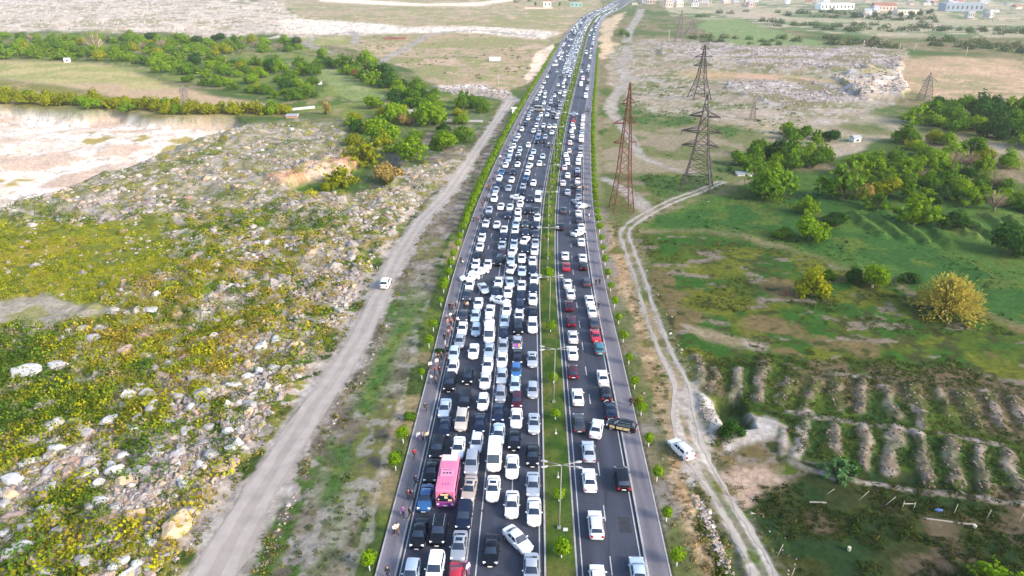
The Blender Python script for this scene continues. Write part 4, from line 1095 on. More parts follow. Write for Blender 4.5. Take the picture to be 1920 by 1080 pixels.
for px_, py_, w_, k_, lf, lab, cat_, zs_, bk in SINGLE:
    tree_px(px_, py_, w_, k_, lf, lab, "willow_bush" if cat_ == "willow" else "broadleaf_tree" if cat_ == "tree" else "round_bush", cat_, None, zs_, bk)

def in_poly(px, py, poly): return poly_sd(np.array([px]), np.array([py]), poly, 50)[0] > 0
FARB = []
def grove(poly, n, w0, w1, kinds, label, group, mind=.55, zs=(.85, 1.15)):
    xs = [p[0] for p in poly]; ys = [p[1] for p in poly]; got = []
    tries = 0
    while len(got) < n and tries < n * 60:
        tries += 1
        a, b = random.uniform(min(xs), max(xs)), random.uniform(min(ys), max(ys))
        if not in_poly(a, b, poly): continue
        w = random.uniform(w0, w1)
        if any(abs(a - c) < (w + e) * .5 * mind and abs(b - d) < (w + e) * .5 * mind * .45 for c, d, e in got): continue
        got.append((a, b, w))
    if group is None:                # far belts: joined below
        FARB.extend(got); return
    for a, b, w in got:
        q_ = ('left end', 'left half', 'right half', 'right end')[min(3, int(4 * (a - min(xs)) / (max(xs) - min(xs) + 1e-6)))]
        k, lf = random.choice(kinds)
        word = dict(lime="yellow-green", green="green", dark="dark green", yellow="golden", willow="orange", bare="bare grey-brown", red="reddish", ochre="tan", hazy="blue-green", mint="grey-green", globe="green")[lf]
        shape = dict(bushy="rounded", spray="feathery", tall="upright", twigs="leafless", fountain="fanned")[k]
        hedge = 'hedge' in group or 'thicket' in group
        tree_px(a, b, w, k, lf, f"{word} {shape} {'bush' if hedge else 'tree'} {label}, {q_}", "hedge_bush" if hedge else "broadleaf_tree", "bush" if hedge else "tree", group, random.uniform(*zs) * (.8 if hedge else 1))
LG = [('bushy', 'lime'), ('spray', 'lime'), ('bushy', 'yellow'), ('spray', 'lime'), ('bushy', 'green')]
MIX = [('bushy', 'lime'), ('bushy', 'lime'), ('bushy', 'lime'), ('bushy', 'green'), ('bushy', 'yellow'), ('bushy', 'dark'), ('spray', 'lime'), ('twigs', 'bare')]
DK = [('bushy', 'green'), ('bushy', 'dark'), ('bushy', 'lime'), ('spray', 'green'), ('spray', 'lime'), ('bushy', 'lime'), ('bushy', 'green')]
FAR = [('bushy', 'hazy'), ('bushy', 'hazy'), ('bushy', 'green'), ('bushy', 'dark')]
grove([(-20, 180), (100, 184), (230, 196), (340, 206), (540, 211), (540, 216), (330, 214), (100, 197), (-20, 192)], 46, 28, 44, [('bushy', 'yellow'), ('bushy', 'lime'), ('spray', 'yellow'), ('spray', 'yellow')], "in the hedge along the quarry's upper edge", "hedge trees above the quarry", .45)
grove([(-20, 98), (120, 98), (240, 108), (250, 118), (120, 114), (-20, 114)], 24, 28, 40, LG, "in the hedge behind the tan field's left half", "hedge trees behind the tan field")
grove([(-20, 72), (560, 80), (560, 98), (330, 110), (240, 104), (-20, 96)], 90, 17, 30, MIX, "in the upper-left thicket below the far rubble", "thicket at the upper left")
grove([(240, 116), (330, 112), (450, 120), (560, 122), (600, 140), (600, 190), (520, 188), (430, 170), (330, 150)], 56, 22, 36, DK + [('bushy', 'yellow'), ('bushy', 'lime')], "in the thicket right of the tan field", "thicket right of the tan field")
grove([(590, 112), (640, 120), (700, 126), (760, 160), (830, 185), (830, 205), (760, 200), (700, 165), (640, 140), (590, 128)], 26, 26, 44, DK, "in the dark row behind the orchard garden", "dark tree row behind the orchard garden", .55, (.65, .9))
grove([(650, 235), (700, 200), (760, 195), (860, 200), (880, 262), (820, 285), (700, 300), (660, 285)], 24, 28, 46, LG + [('bushy', 'green'), ('bushy', 'dark')], "inside the orchard left of the gravel road", "orchard trees left of the gravel road", .6, (.65, .9))
grove([(835, 190), (930, 200), (925, 214), (850, 214)], 6, 20, 34, DK, "by the small green plot beside gravel road's bend", "trees at the gravel road's bend")
grove([(1378, 300), (1400, 292), (1450, 290), (1530, 286), (1545, 300), (1530, 318), (1460, 325), (1390, 325)], 16, 38, 60, [('bushy', 'green'), ('bushy', 'green'), ('bushy', 'lime'), ('bushy', 'dark')], "in the copse right of the dark pylon", "copse right of the dark pylon")
grove([(1560, 335), (1600, 300), (1700, 300), (1760, 318), (1830, 338), (1920, 360), (1990, 370), (1990, 400), (1880, 392), (1750, 380), (1650, 368)], 44, 32, 56, DK + DK + [('spray', 'lime'), ('spray', 'lime'), ('bushy', 'lime'), ('twigs', 'bare'), ('bushy', 'yellow')], "in the big copse across the right meadow", "big copse on the right", .55, (.7, 1.0))
grove([(1690, 266), (1750, 262), (1840, 290), (1860, 320), (1780, 320), (1700, 300)], 12, 34, 52, [('bushy', 'lime'), ('spray', 'lime'), ('bushy', 'green'), ('bushy', 'lime'), ('bushy', 'yellow'), ('twigs', 'bare')], "at the top of the big right copse", "upper edge of the big copse")
grove([(1710, 225), (1760, 205), (1830, 205), (1990, 200), (1990, 296), (1900, 278), (1800, 252), (1720, 245)], 34, 38, 62, [('bushy', 'green'), ('bushy', 'lime'), ('bushy', 'dark'), ('spray', 'lime')], "in the far right wood", "wood at the far right")
grove([(1480, 250), (1560, 250), (1560, 268), (1480, 268)], 6, 26, 40, DK, "behind the copse near the dark pylon", "trees behind the pylon copse")
grove([(1290, 70), (1380, 68), (1500, 74), (1500, 88), (1400, 84), (1300, 80)], 16, 12, 24, FAR, "in the row above the grey rubble on the right", None)
grove([(1540, 72), (1620, 74), (1690, 84), (1690, 94), (1600, 88), (1540, 88)], 14, 16, 26, [('bushy', 'green'), ('bushy', 'lime'), ('bushy', 'hazy')], "in the row at the right rubble's top edge", None)
grove([(1725, 74), (1780, 76), (1990, 92), (1990, 106), (1850, 96), (1740, 86)], 30, 16, 26, [('bushy', 'green'), ('bushy', 'hazy'), ('bushy', 'lime'), ('bushy', 'ochre')], "in the long hedge beyond the tan field on the right", None)
grove([(1300, 26), (1400, 22), (1600, 24), (1760, 34), (1760, 44), (1600, 36), (1400, 28), (1310, 34)], 34, 12, 20, FAR, "in the upper far belt before the town", None)
grove([(1420, 40), (1560, 46), (1700, 50), (1850, 56), (1990, 62), (1990, 70), (1750, 62), (1560, 58), (1440, 50)], 44, 14, 24, FAR, "in the lower far belt before the town", None)
grove([(960, -2), (1090, -2), (1120, 4), (960, 6)], 10, 6, 12, FAR, "beside the road bend far away", None)

XB, YB, RB, CB = [], [], [], []
for a, b, w in FARB:
    x, y = at(a, b); r = w / ppm(x, y) / 2
    for k in range(3):
        XB.append(x + random.uniform(-.7, .7) * r); YB.append(y + random.uniform(-.7, .7) * r); RB.append(r * random.uniform(.5, .9)); CB.append(random.choice([(.04, .085, .03), (.06, .11, .03), (.09, .13, .03), (.03, .06, .03), (.14, .13, .06)]))
scrub("far_woodland", np.array(XB), np.array(YB), np.array(RB), np.array(CB), rr, 80, .16, 1.35)

# ----------------------------------------------------------------- vehicles
CARCOL = {'w': ("white", (.80, .80, .80), 0), 's': ("silver", (.50, .53, .57), .5), 'l': ("pale blue-silver", (.50, .60, .70), .35), 'k': ("black", (.0035, .004, .007), 0), 'n': ("navy", (.006, .013, .040), .1),  # pale blue-silver: light blue paint, also silver with reflected sky mixed in
          'g': ("grey", (.06, .065, .08), .3), 'r': ("red", (.36, .012, .03), 0), 'm': ("maroon", (.055, .006, .018), .1), 'b': ("blue", (.03, .13, .34), .2), 't': ("teal", (.03, .15, .19), .2),
          'e': ("beige", (.52, .46, .39), .3), 'p': ("pink-white", (.72, .56, .56), 0)}
def paint_mat(c): return mat("car_paint_" + CARCOL[c][0].replace(" ", "_").replace("-", "_"), CARCOL[c][1], .25 if c in 'knm' else .35, CARCOL[c][2], .35 if c in 'knmg' else .7, spec=.3 if c in 'knm' else .5)
GLASS = mat("car_glass", (.010, .018, .036), .08, 0, 0, spec=.9)
RUBBER = mat("tyre_rubber", (.018, .018, .02), .8); ALLOY = mat("alloy_rim", (.5, .51, .53), .35, .8); LAMPW = mat("headlight_lens", (.82, .84, .86), .12, 0, .5)
LAMPR = mat("tail_light_lens", (.40, .012, .02), .2, 0, .4); PLATE = mat("number_plate", (.75, .75, .73), .5); DARKP = mat("black_plastic", (.02, .02, .022), .5); CHROME = mat("bright_metal", (.62, .63, .65), .25, .9)
TYPES = {  # L, half width, bottom, belt, hood, trunk, roof, windscreen base, roof front, roof rear, rear glass base, roof half width
 'sedan': (4.55, .89, .2, .94, .90, .98, 1.44, 1.02, .28, -.85, -1.62, .60),
 'hatchback': (4.0, .86, .2, .95, .92, .98, 1.50, 1.00, .38, -1.35, -1.78, .62),
 'estate_car': (4.65, .89, .2, .96, .92, 1.0, 1.50, 1.08, .32, -1.62, -2.08, .62),
 'offroad_car': (4.65, .94, .28, 1.12, 1.08, 1.14, 1.78, 1.08, .42, -1.75, -2.14, .70),
 'minibus': (5.6, .99, .3, 1.25, 1.15, 1.3, 2.40, 2.15, 1.55, -2.55, -2.72, .84),
}
TWORD = {'sedan': 'sedan', 'hatchback': 'hatchback', 'estate_car': 'estate car', 'offroad_car': 'off-road car', 'minibus': 'minibus'}
def ring_body(y, w, zb, zt, crown=.03):
    wb, wm, wt = w * .93, w, w * .90; zm = zb + (zt - zb) * .62
    return [(-wb, y, zb), (-wm, y, zb + .12), (-wm, y, zm), (-wt, y, zt), (-wt * .5, y, zt + crown), (wt * .5, y, zt + crown), (wt, y, zt), (wm, y, zm), (wm, y, zb + .12), (wb, y, zb)]
def car_parts(t):
    L, hw, zb, belt, hood, trunk, roof, wsb, rf, rr_, rb, rw = TYPES[t]
    P = {}
    h = L / 2; m = MB()
    nose = .72 if t != 'minibus' else .8
    st = [(-h, hw * .62, zb + .16, trunk * .80), (-h + .07, hw * .80, zb + .10, trunk * .93), (-h + .20, hw * .92, zb + .06, trunk * .98), (-h + .55, hw * .985, zb, trunk), (rb + .1 if rb > -h + .6 else -h + .6, hw, zb, trunk), (-.6, hw, zb, belt), (wsb - .3, hw, zb, belt), (wsb + .02, hw * .99, zb, hood + .02),
          (h - .75 if h - .75 > wsb + .1 else wsb + .15, hw * .975, zb, hood - .03), (h - .40, hw * .93, zb + .04, hood * .90), (h - .16, hw * .83, zb + .08, hood * nose + .07), (h - .04, hw * .68, zb + .13, hood * nose), (h, hw * .50, zb + .18, hood * nose - .10)]
    st.sort(key=lambda s: s[0])
    m.loft([ring_body(*s) for s in st], 0)
    def cab(y, wb_, z0, wr, z1): return [(-wb_, y, z0), (-wr, y, z1 - .06), (-wr * .78, y, z1), (0, y, z1 + .025), (wr * .78, y, z1), (wr, y, z1 - .06), (wb_, y, z0)]
    bw = hw * .90
    m.loft([cab(rb, bw * .94, trunk - .06, bw * .86, trunk + .02), cab(rr_, bw, belt - .03, rw, roof - .03), cab((rr_ + rf) / 2, bw, belt - .03, rw + .015, roof), cab(rf, bw, belt - .03, rw, roof - .02), cab(wsb, bw * .95, hood - .06, bw * .88, hood + .02)], 0, closed=True)
    P['body'] = (m, 0)
    def side_x(y, z, o=.012):            # on the cabin's flank
        k = 1.0
        r = (z - belt) / (roof - .06 - belt)
        return (bw + (rw - bw) * r) * k + o
    def screen(ya, za, wa, yb_, zb_, wb2, sgn):
        g = MB(); n = np.array([0, sgn * (za - zb_), abs(yb_ - ya)]); n /= np.linalg.norm(n)
        R0 = []; R1 = []
        for u in (-1, -.5, 0, .5, 1):
            lift = .025 + .05 * (1 - u * u)
            R0.append(np.array([u * wa, ya, za]) + n * lift); R1.append(np.array([u * wb2, yb_, zb_]) + n * lift)
        for i in range(4):
            if sgn > 0: g.quad(R0[i], R1[i], R1[i + 1], R0[i + 1])
            else: g.quad(R0[i], R0[i + 1], R1[i + 1], R1[i])
        return g
    f = .08
    P['windscreen'] = (screen(rf + (wsb - rf) * f, roof - .03 - (roof - hood) * f, rw * .93, rf + (wsb - rf) * .92, roof - (roof - hood) * .93, bw * .86, 1), 1)
    P['rear_window'] = (screen(rr_ + (rb - rr_) * .12, roof - .04 - (roof - trunk) * .12, rw * .90, rr_ + (rb - rr_) * (.84 if t != 'minibus' else .55), roof - (roof - trunk) * (.86 if t != 'minibus' else .5), bw * .82, -1), 1)
    g = MB(); z0, z1 = belt + .05, roof - .13; P['panes'] = []
    segs = [(rr_ + .12, -.30), (-.22, rf - .02)] if t in ('sedan', 'hatchback') else [(rr_ + .15, rr_ + .95), (rr_ + 1.03, -.12), (-.04, rf - .02)] if t != 'minibus' else [(-2.35, -1.2), (-1.1, .1), (.2, 1.5)]
    for s in (-1, 1):
        for i, (a, b) in enumerate(segs):
            last = i == len(segs) - 1; first = i == 0
            b0 = b + (wsb - rf) * .55 if last else b; b1 = b
            a0 = a - (.30 if first and t == 'sedan' else .08 if first else 0)
            q = [(s * (side_x(a0, z0)), a0, z0), (s * (side_x(b0, z0) - (.02 if last else 0)), b0, z0), (s * (side_x(b1, z1)), b1, z1), (s * (side_x(a, z1)), a, z1)]
            g.quad(*(q if s > 0 else q[::-1]))
            e = MB(); e.quad(*(q if s > 0 else q[::-1])); P['panes'].append(e)
    P['side_windows'] = (g, 1)
    return P
CP = {t: car_parts(t) for t in TYPES}
MESHC = {}
def wheel_meshes():
    if 'tyre' not in MESHC:
        m = MB(); n = 12
        rings = []
        for x, r in ((-.11, .20), (-.11, .30), (-.07, .33), (.07, .33), (.11, .30), (.11, .20)): rings.append([(x, r * math.cos(2 * math.pi * k / n), r * math.sin(2 * math.pi * k / n)) for k in range(n)])
        m.loft(rings, 0); MESHC['tyre'] = m.mesh("wheel", [RUBBER], False)
        m = MB()
        for x in (-.118, .118):
            ring = [(x, .2 * math.cos(2 * math.pi * k / 10) * (1 if k % 2 else .9), .2 * math.sin(2 * math.pi * k / 10)) for k in range(10)]
            m.add(ring + [(x * 1.04, 0, 0)], [(k, (k + 1) % 10, 10) if x > 0 else ((k + 1) % 10, k, 10) for k in range(10)])
        MESHC['rim'] = m.mesh("rim", [ALLOY])
    return MESHC['tyre'], MESHC['rim']
def part_mesh(t, part, c=None):
    key = (t, part, c)
    if key in MESHC: return MESHC[key]
    L, hw, zb, belt, hood, trunk, roof, wsb, rf, rr_, rb, rw = TYPES[t]; h = L / 2
    if part == 'body': me = CP[t]['body'][0].mesh("body", [paint_mat(c)], True); me.set_sharp_from_angle(angle=.62)
    elif part in CP[t]: me = CP[t][part][0].mesh(part, [GLASS])
    elif part == 'headlight':
        m = MB(); m.loft([[(-.17, -.16, -.06), (.15, -.16, -.07), (.15, -.16, .08), (-.17, -.16, .07)], [(-.13, .05, -.04), (.09, .0, -.05), (.09, -.02, .05), (-.13, .02, .04)]], 0); me = m.mesh(part, [LAMPW])
    elif part == 'tail_light':
        m = MB(); m.box((0, 0, 0), (.30, .10, .15 if t == 'sedan' else .3)); me = m.mesh(part, [LAMPR])
    elif part == 'number_plate':
        m = MB(); m.box((0, 0, 0), (.52, .03, .12)); me = m.mesh(part, [PLATE])
    elif part == 'grille':
        m = MB(); m.box((0, 0, 0), (hw * 1.0, .05, .14)); me = m.mesh(part, [DARKP])
    elif part == 'door_mirror':
        m = MB(); m.loft([[(-.10, -.05, -.06), (.10, -.05, -.05), (.10, -.05, .06), (-.10, -.05, .06)], [(-.08, .07, -.04), (.06, .06, -.03), (.06, .06, .03), (-.08, .07, .03)]], 0); me = m.mesh(part, [paint_mat(c)])
    elif part == 'sunroof':
        m = MB(); m.box((0, 0, 0), (.8, .55, .03)); me = m.mesh(part, [GLASS])
    elif part == 'roof_rail':
        m = MB(); m.tube([(0, rr_ + .2, 0), (0, rr_ + .35, .05), (0, rf - .15, .05), (0, rf, 0)], .03, 5); me = m.mesh(part, [CHROME])
    elif part == 'whole':
        m = MB()
        for nm, mi in (('body', 0), ('windscreen', 1), ('rear_window', 1), ('side_windows', 1)):
            g = CP[t][nm][0]; m.add(g.v, g.f, mi)
        for sx_ in (-1, 1):
            for y in (-h * .60, h * .62):
                n = 8; m.loft([[(sx_ * hw + d, y + .32 * math.cos(2 * math.pi * k / n), .32 + .32 * math.sin(2 * math.pi * k / n)) for k in range(n)] for d in (-.2, .02)], 2)
            m.box((sx_ * hw * .72, h - .12, hood * .70), (.3, .16, .12), 3); m.box((sx_ * hw * .72, -h + .05, trunk * .78), (.3, .12, .14), 4)
        me = m.mesh("car", [paint_mat(c), GLASS, RUBBER, LAMPW, LAMPR])
    MESHC[key] = me
    return me
def put(name, me, parent, loc=(0, 0, 0), rz=0):
    o = link(bpy.data.objects.new(name, me), parent); o.location = loc; o.rotation_euler = (0, 0, rz); return o
CARS_SC = (.96, .91, .97)
def make_car(t, c, x, y, rz, level, z=0.05, sunroof=False, rails=False):
    """rz: heading angle of the car's nose (0 = +Y)"""
    L, hw, zb, belt, hood, trunk, roof, wsb, rf, rr_, rb, rw = TYPES[t]; h = L / 2
    if level == 0:
        o = link(bpy.data.objects.new(t, part_mesh(t, 'whole', c))); o.location = (x, y, z); o.rotation_euler = (0, 0, rz); o.scale = CARS_SC; return o
    root = empty(t, (x, y, z), rz); root.scale = CARS_SC
    put('body', part_mesh(t, 'body', c), root)
    for p in ('windscreen', 'rear_window'): put(p, part_mesh(t, p), root)
    for i, e in enumerate(CP[t]['panes']):
        if (t, 'pane', i) not in MESHC: MESHC[(t, 'pane', i)] = e.mesh("side_window", [GLASS])
        put('side_window', MESHC[(t, 'pane', i)], root)
    tm, rm_ = wheel_meshes()
    for s in (-1, 1):
        for yy in (-h * .60, h * .62):
            w_ = put('wheel', tm, root, (s * (hw - .09), yy, .325))
            if level == 2: put('rim', rm_, w_)
        o = put('headlight', part_mesh(t, 'headlight'), root, (s * hw * .68, h - .16, hood * .70 + .06)); o.scale = (-s * 1.25, 1, 1.25)
        put('tail_light', part_mesh(t, 'tail_light'), root, (s * hw * .70, -h + .04, trunk * .76))
        put('door_mirror', part_mesh(t, 'door_mirror', c), root, (s * (hw + .06), wsb - .42, belt + .06))
    if level == 2:
        put('grille', part_mesh(t, 'grille'), root, (0, h - .03, hood * .56)); put('number_plate', part_mesh(t, 'number_plate'), root, (0, h + .012, hood * .38)); put('number_plate', part_mesh(t, 'number_plate'), root, (0, -h - .01, trunk * .62))
        if sunroof: put('sunroof', part_mesh(t, 'sunroof'), root, (0, rf - .5, roof + .012))
        if rails:
            for s in (-1, 1): put('roof_rail', part_mesh(t, 'roof_rail'), root, (s * rw * .9, 0, roof))
    return root

# every car read off the picture: crop id, x, y, type, colour, extra turn in degrees
CROPS = {1: (680, 860, 3.2), 2: (680, 680, 3.2), 3: (780, 520, 4.2667), 4: (840, 400, 5.4857), 5: (880, 280, 6.4), 6: (930, 140, 7.2)}
s_, h_, o_, e_, v_ = 'sedan', 'hatchback', 'offroad_car', 'estate_car', 'minibus'
CARS = [
 (1, 288, 700, h_, 'l', 0), (1, 432, 672, o_, 'w', 0), (1, 558, 712, s_, 'r', 0), (1, 335, 460, s_, 'k', 0), (1, 455, 440, o_, 'k', 0, 'rails'), (1, 597, 365, o_, 'n', 0), (1, 578, 520, s_, 's', 0, 'sun'), (1, 770, 550, s_, 'k', 0), (1, 930, 487, s_, 'w', 38),
 (1, 1012, 655, s_, 's', 0), (1, 1028, 312, s_, 'w', 0), (1, 1022, 152, s_, 's', 0), (1, 895, 272, s_, 'w', 0), (1, 782, 180, s_, 'w', 0, 'sun'), (1, 897, 45, s_, 'w', 0), (1, 638, 195, s_, 'e', -3, 'sun'), (1, 410, 80, s_, 'k', 0), (1, 375, 245, s_, 'b', 0),
 (1, 1360, 115, s_, 'w', 0), (1, 1555, 105, o_, 'k', 0), (1, 1398, 380, e_, 'w', 0), (1, 1410, 705, h_, 'w', 0), (1, 1652, 660, s_, 'l', 0),
 (2, 630, 85, h_, 'k', 0), (2, 522, 125, o_, 'k', 0), (2, 735, 108, s_, 'w', 0), (2, 835, 80, s_, 's', 0), (2, 922, 40, h_, 'b', 0), (2, 915, 132, h_, 'l', 0), (2, 1020, 160, h_, 's', 0), (2, 610, 232, o_, 'k', 0), (2, 722, 237, h_, 'w', 0), (2, 828, 190, h_, 's', 0),
 (2, 925, 222, h_, 'm', 0), (2, 815, 300, s_, 'n', 0), (2, 922, 330, s_, 'w', 0), (2, 488, 290, s_, 'l', 0), (2, 592, 352, o_, 'e', 0), (2, 700, 375, s_, 'n', 0), (2, 1028, 360, s_, 's', 0, 'sun'), (2, 490, 392, s_, 'n', 0), (2, 815, 430, s_, 'l', 0), (2, 910, 457, s_, 'k', 0),
 (2, 448, 505, o_, 'k', 0), (2, 573, 515, s_, 'w', 0), (2, 682, 487, h_, 'w', 0), (2, 790, 550, v_, 'w', 0), (2, 655, 598, o_, 's', 0), (2, 1020, 548, s_, 'k', 0), (2, 900, 614, s_, 'w', 0),
 (2, 1262, 45, h_, 'm', 0), (2, 1440, 77, s_, 'w', 0), (2, 1290, 195, s_, 'w', 0), (2, 1458, 180, h_, 'k', 0), (2, 1483, 275, s_, 'n', 0), (2, 1538, 350, e_, 'k', 72, 'rails'), (2, 1418, 383, s_, 'w', -12), (2, 1297, 350, s_, 'g', 0), (2, 1355, 520, s_, 's', 0),
 (3, 430, 55, s_, 'w', 0), (3, 540, 90, s_, 's', 18), (3, 660, 40, s_, 'w', 0), (3, 750, 45, s_, 'l', 8), (3, 845, 67, s_, 'w', 0), (3, 410, 145, s_, 'g', 0), (3, 635, 122, s_, 'n', 0), (3, 735, 125, s_, 'w', 0), (3, 935, 80, s_, 'n', 0), (3, 498, 210, s_, 'w', 0),
 (3, 840, 160, s_, 'n', 0), (3, 672, 205, s_, 'w', 62), (3, 725, 262, s_, 'w', 0), (3, 825, 290, s_, 'w', 0), (3, 935, 170, s_, 'w', 0), (3, 935, 278, s_, 'k', 0), (3, 590, 277, s_, 'w', 0), (3, 380, 307, s_, 'g', 0), (3, 475, 310, s_, 'l', 0), (3, 588, 430, v_, 'w', 0),
 (3, 710, 342, s_, 'l', 0), (3, 705, 420, s_, 'n', 0), (3, 835, 212, h_, 'n', 0), (3, 818, 400, o_, 'k', 0), (3, 932, 386, o_, 'w', 0), (3, 370, 412, s_, 'w', 0), (3, 480, 420, h_, 'l', 0), (3, 345, 528, s_, 's', 0), (3, 698, 532, s_, 's', 0), (3, 810, 528, s_, 's', 0),
 (3, 812, 630, s_, 'k', 0), (3, 460, 592, s_, 'w', 0), (3, 585, 585, s_, 'l', 0), (3, 690, 655, s_, 'w', 0), (3, 930, 650, s_, 's', 0, 'sun'), (3, 305, 602, h_, 'l', 0), (3, 298, 712, s_, 'w', 0), (3, 573, 702, s_, 'w', 0), (3, 580, 352, h_, 'w', 0),
 (3, 1212, 40, s_, 'w', 0), (3, 1237, 122, s_, 'w', 0), (3, 1365, 25, h_, 'g', 0), (3, 1388, 172, s_, 'w', 0), (3, 1408, 258, s_, 'w', 0), (3, 1225, 217, s_, 'm', 0), (3, 1243, 342, h_, 'm', 0), (3, 1425, 352, s_, 'g', 0), (3, 1435, 452, s_, 'r', 0), (3, 1255, 465, s_, 'w', 0), (3, 1253, 593, s_, 'w', 0), (3, 1467, 555, h_, 't', 0),
 (4, 385, 112, s_, 'w', 0), (4, 500, 122, s_, 'w', 0), (4, 720, 42, s_, 'w', 0), (4, 575, 175, s_, 'w', 0), (4, 700, 112, s_, 'l', 0), (4, 795, 105, s_, 'g', 0), (4, 895, 115, s_, 'n', 0), (4, 690, 178, s_, 'w', 0), (4, 800, 190, s_, 'n', 0), (4, 895, 205, s_, 'g', 0),
 (4, 360, 190, s_, 'n', 0), (4, 345, 255, s_, 'w', 0), (4, 325, 352, s_, 'w', 0), (4, 570, 238, s_, 'n', 0), (4, 690, 245, s_, 'n', 0), (4, 805, 275, s_, 'w', -14), (4, 555, 332, s_, 's', 0), (4, 682, 312, s_, 'l', 0), (4, 890, 300, s_, 's', 0), (4, 795, 362, s_, 'n', 0),
 (4, 890, 378, s_, 'w', 0), (4, 665, 392, s_, 'w', -8), (4, 295, 448, s_, 'k', 0), (4, 560, 412, h_, 'm', 0), (4, 540, 495, o_, 'k', -12), (4, 760, 460, s_, 'w', 0), (4, 640, 480, s_, 'l', 0), (4, 870, 485, s_, 'w', 0), (4, 420, 548, s_, 'w', 0), (4, 282, 530, s_, 'w', 0),
 (4, 640, 570, s_, 'w', -10), (4, 755, 590, s_, 'l', 0), (4, 870, 582, s_, 'n', 0), (4, 225, 640, s_, 'w', -68), (4, 315, 612, s_, 'w', -62), (4, 887, 668, s_, 'w', 0),
 (4, 1160, 125, s_, 'k', 0), (4, 1370, 125, s_, 'w', 0), (4, 1340, 187, s_, 'w', -40), (4, 1370, 277, s_, 'w', 0), (4, 1205, 422, s_, 'w', 0), (4, 1215, 535, s_, 'r', 0), (4, 1385, 442, s_, 'w', 0), (4, 1390, 525, h_, 'k', 0),
 (5, 485, 64, s_, 'l', 0), (5, 583, 70, s_, 'w', 0), (5, 580, 112, h_, 'k', 0), (5, 465, 130, s_, 'l', 0), (5, 430, 197, s_, 'w', 0), (5, 575, 187, s_, 'w', 0), (5, 740, 102, s_, 'w', 0), (5, 770, 30, s_, 'l', 0), (5, 880, 82, s_, 'l', 0), (5, 840, 167, s_, 'w', 0), (5, 720, 200, s_, 'w', -10),
 (5, 520, 275, s_, 'n', 0), (5, 385, 280, s_, 'b', 0), (5, 695, 282, s_, 'w', 0), (5, 680, 340, s_, 'b', 0), (5, 660, 387, s_, 'n', 0), (5, 505, 372, s_, 'w', 0), (5, 355, 352, s_, 'w', 0), (5, 350, 428, s_, 'n', 0), (5, 768, 400, s_, 'w', 0), (5, 640, 457, s_, 'l', 0), (5, 630, 502, s_, 'n', 0),
 (5, 470, 472, s_, 's', 0), (5, 315, 497, s_, 's', 0), (5, 295, 602, o_, 'w', 0), (5, 575, 580, s_, 'w', 74), (5, 725, 590, s_, 'n', 0), (5, 825, 568, v_, 'w', 0), (5, 610, 655, s_, 'w', 0), (5, 375, 692, s_, 'w', 0), (5, 485, 700, s_, 'w', 0), (5, 235, 735, s_, 's', 0), (5, 465, 792, s_, 'n', 0),
 (5, 705, 735, o_, 'k', 0), (5, 800, 732, s_, 'g', 0), (5, 585, 748, s_, 'w', 0), (5, 815, 812, s_, 'w', 0), (5, 222, 818, h_, 'k', 0),
 (5, 1160, 57, s_, 'w', 0), (5, 1175, 100, s_, 'w', 0), (5, 1180, 147, s_, 'w', 0), (5, 1145, 207, s_, 'p', 0), (5, 1180, 300, s_, 'w', 0), (5, 1125, 392, s_, 'w', 0), (5, 1180, 500, s_, 's', 0), (5, 1330, 48, s_, 'w', 0), (5, 1310, 97, s_, 'w', 0), (5, 1306, 142, s_, 'w', 0), (5, 1300, 237, s_, 's', 0), (5, 1300, 287, s_, 'k', 0),
 (5, 1300, 360, s_, 'w', 0), (5, 1280, 430, h_, 'g', 30), (5, 1310, 492, s_, 'g', 0), (5, 1310, 552, s_, 's', 0), (5, 1285, 622, s_, 's', 25), (5, 1365, 655, s_, 's', -62), (5, 1310, 747, s_, 'w', 0), (5, 1320, 828, s_, 'g', 0), (5, 1130, 718, s_, 'g', 0),
]
R6 = [(690, 30, 'w'), (650, 110, 'w'), (620, 175, 'w'), (600, 235, 'w'), (580, 270, 'w'), (545, 335, 'w'), (510, 390, 'g'), (480, 480, 's'), (445, 540, 's'), (430, 600, 'w'), (390, 670, 'n'), (345, 745, 'w'), (295, 840, 'w'), (265, 882, 'l'), (235, 975, 'w'), (195, 1030, 'w'),
 (660, 245, 'w'), (655, 300, 'w'), (645, 385, 'w'), (605, 545, 'w'), (570, 597, 'l'), (545, 690, 'w'), (505, 765, 'w'), (580, 790, 's'), (570, 850, 'b'), (550, 905, 'k'), (435, 955, 'w'), (320, 1015, 'l'), (840, 140, 'w'), (805, 240, 'k'), (790, 285, 'w'), (745, 330, 's'), (740, 375, 's'), (710, 462, 'l'),
 (690, 542, 'w'), (640, 690, 'w'), (635, 742, 'k'), (665, 840, 's'), (650, 892, 'k'), (870, 30, 'k'), (930, 20, 's'), (990, 15, 'w'), (930, 70, 'w'), (910, 110, 'w'), (960, 112, 'g'), (910, 157, 'w'), (860, 238, 'w'), (930, 225, 'w'), (920, 272, 'w'), (830, 345, 'g'), (890, 352, 's'), (800, 402, 'k'), (868, 405, 's'),
 (865, 440, 's'), (770, 487, 's'), (850, 512, 'w'), (830, 570, 'w'), (780, 565, 'k'), (720, 697, 'w'), (800, 692, 'w'), (755, 777, 'w'), (715, 942, 'g'),
 (1150, 122, 'w'), (1255, 62, 's'), (1248, 100, 'k'), (1245, 142, 's'), (1240, 185, 'w'), (1050, 570, 'm'), (1042, 612, 'r'), (1035, 662, 'w'), (1050, 702, 'w'), (1020, 752, 'w'), (1030, 822, 'w'), (1000, 910, 'p'), (990, 1020, 'p'), (1185, 547, 'w'), (1175, 595, 'w'), (1215, 652, 'w'), (1195, 700, 'w'), (1170, 762, 'l'), (1140, 972, 's')]
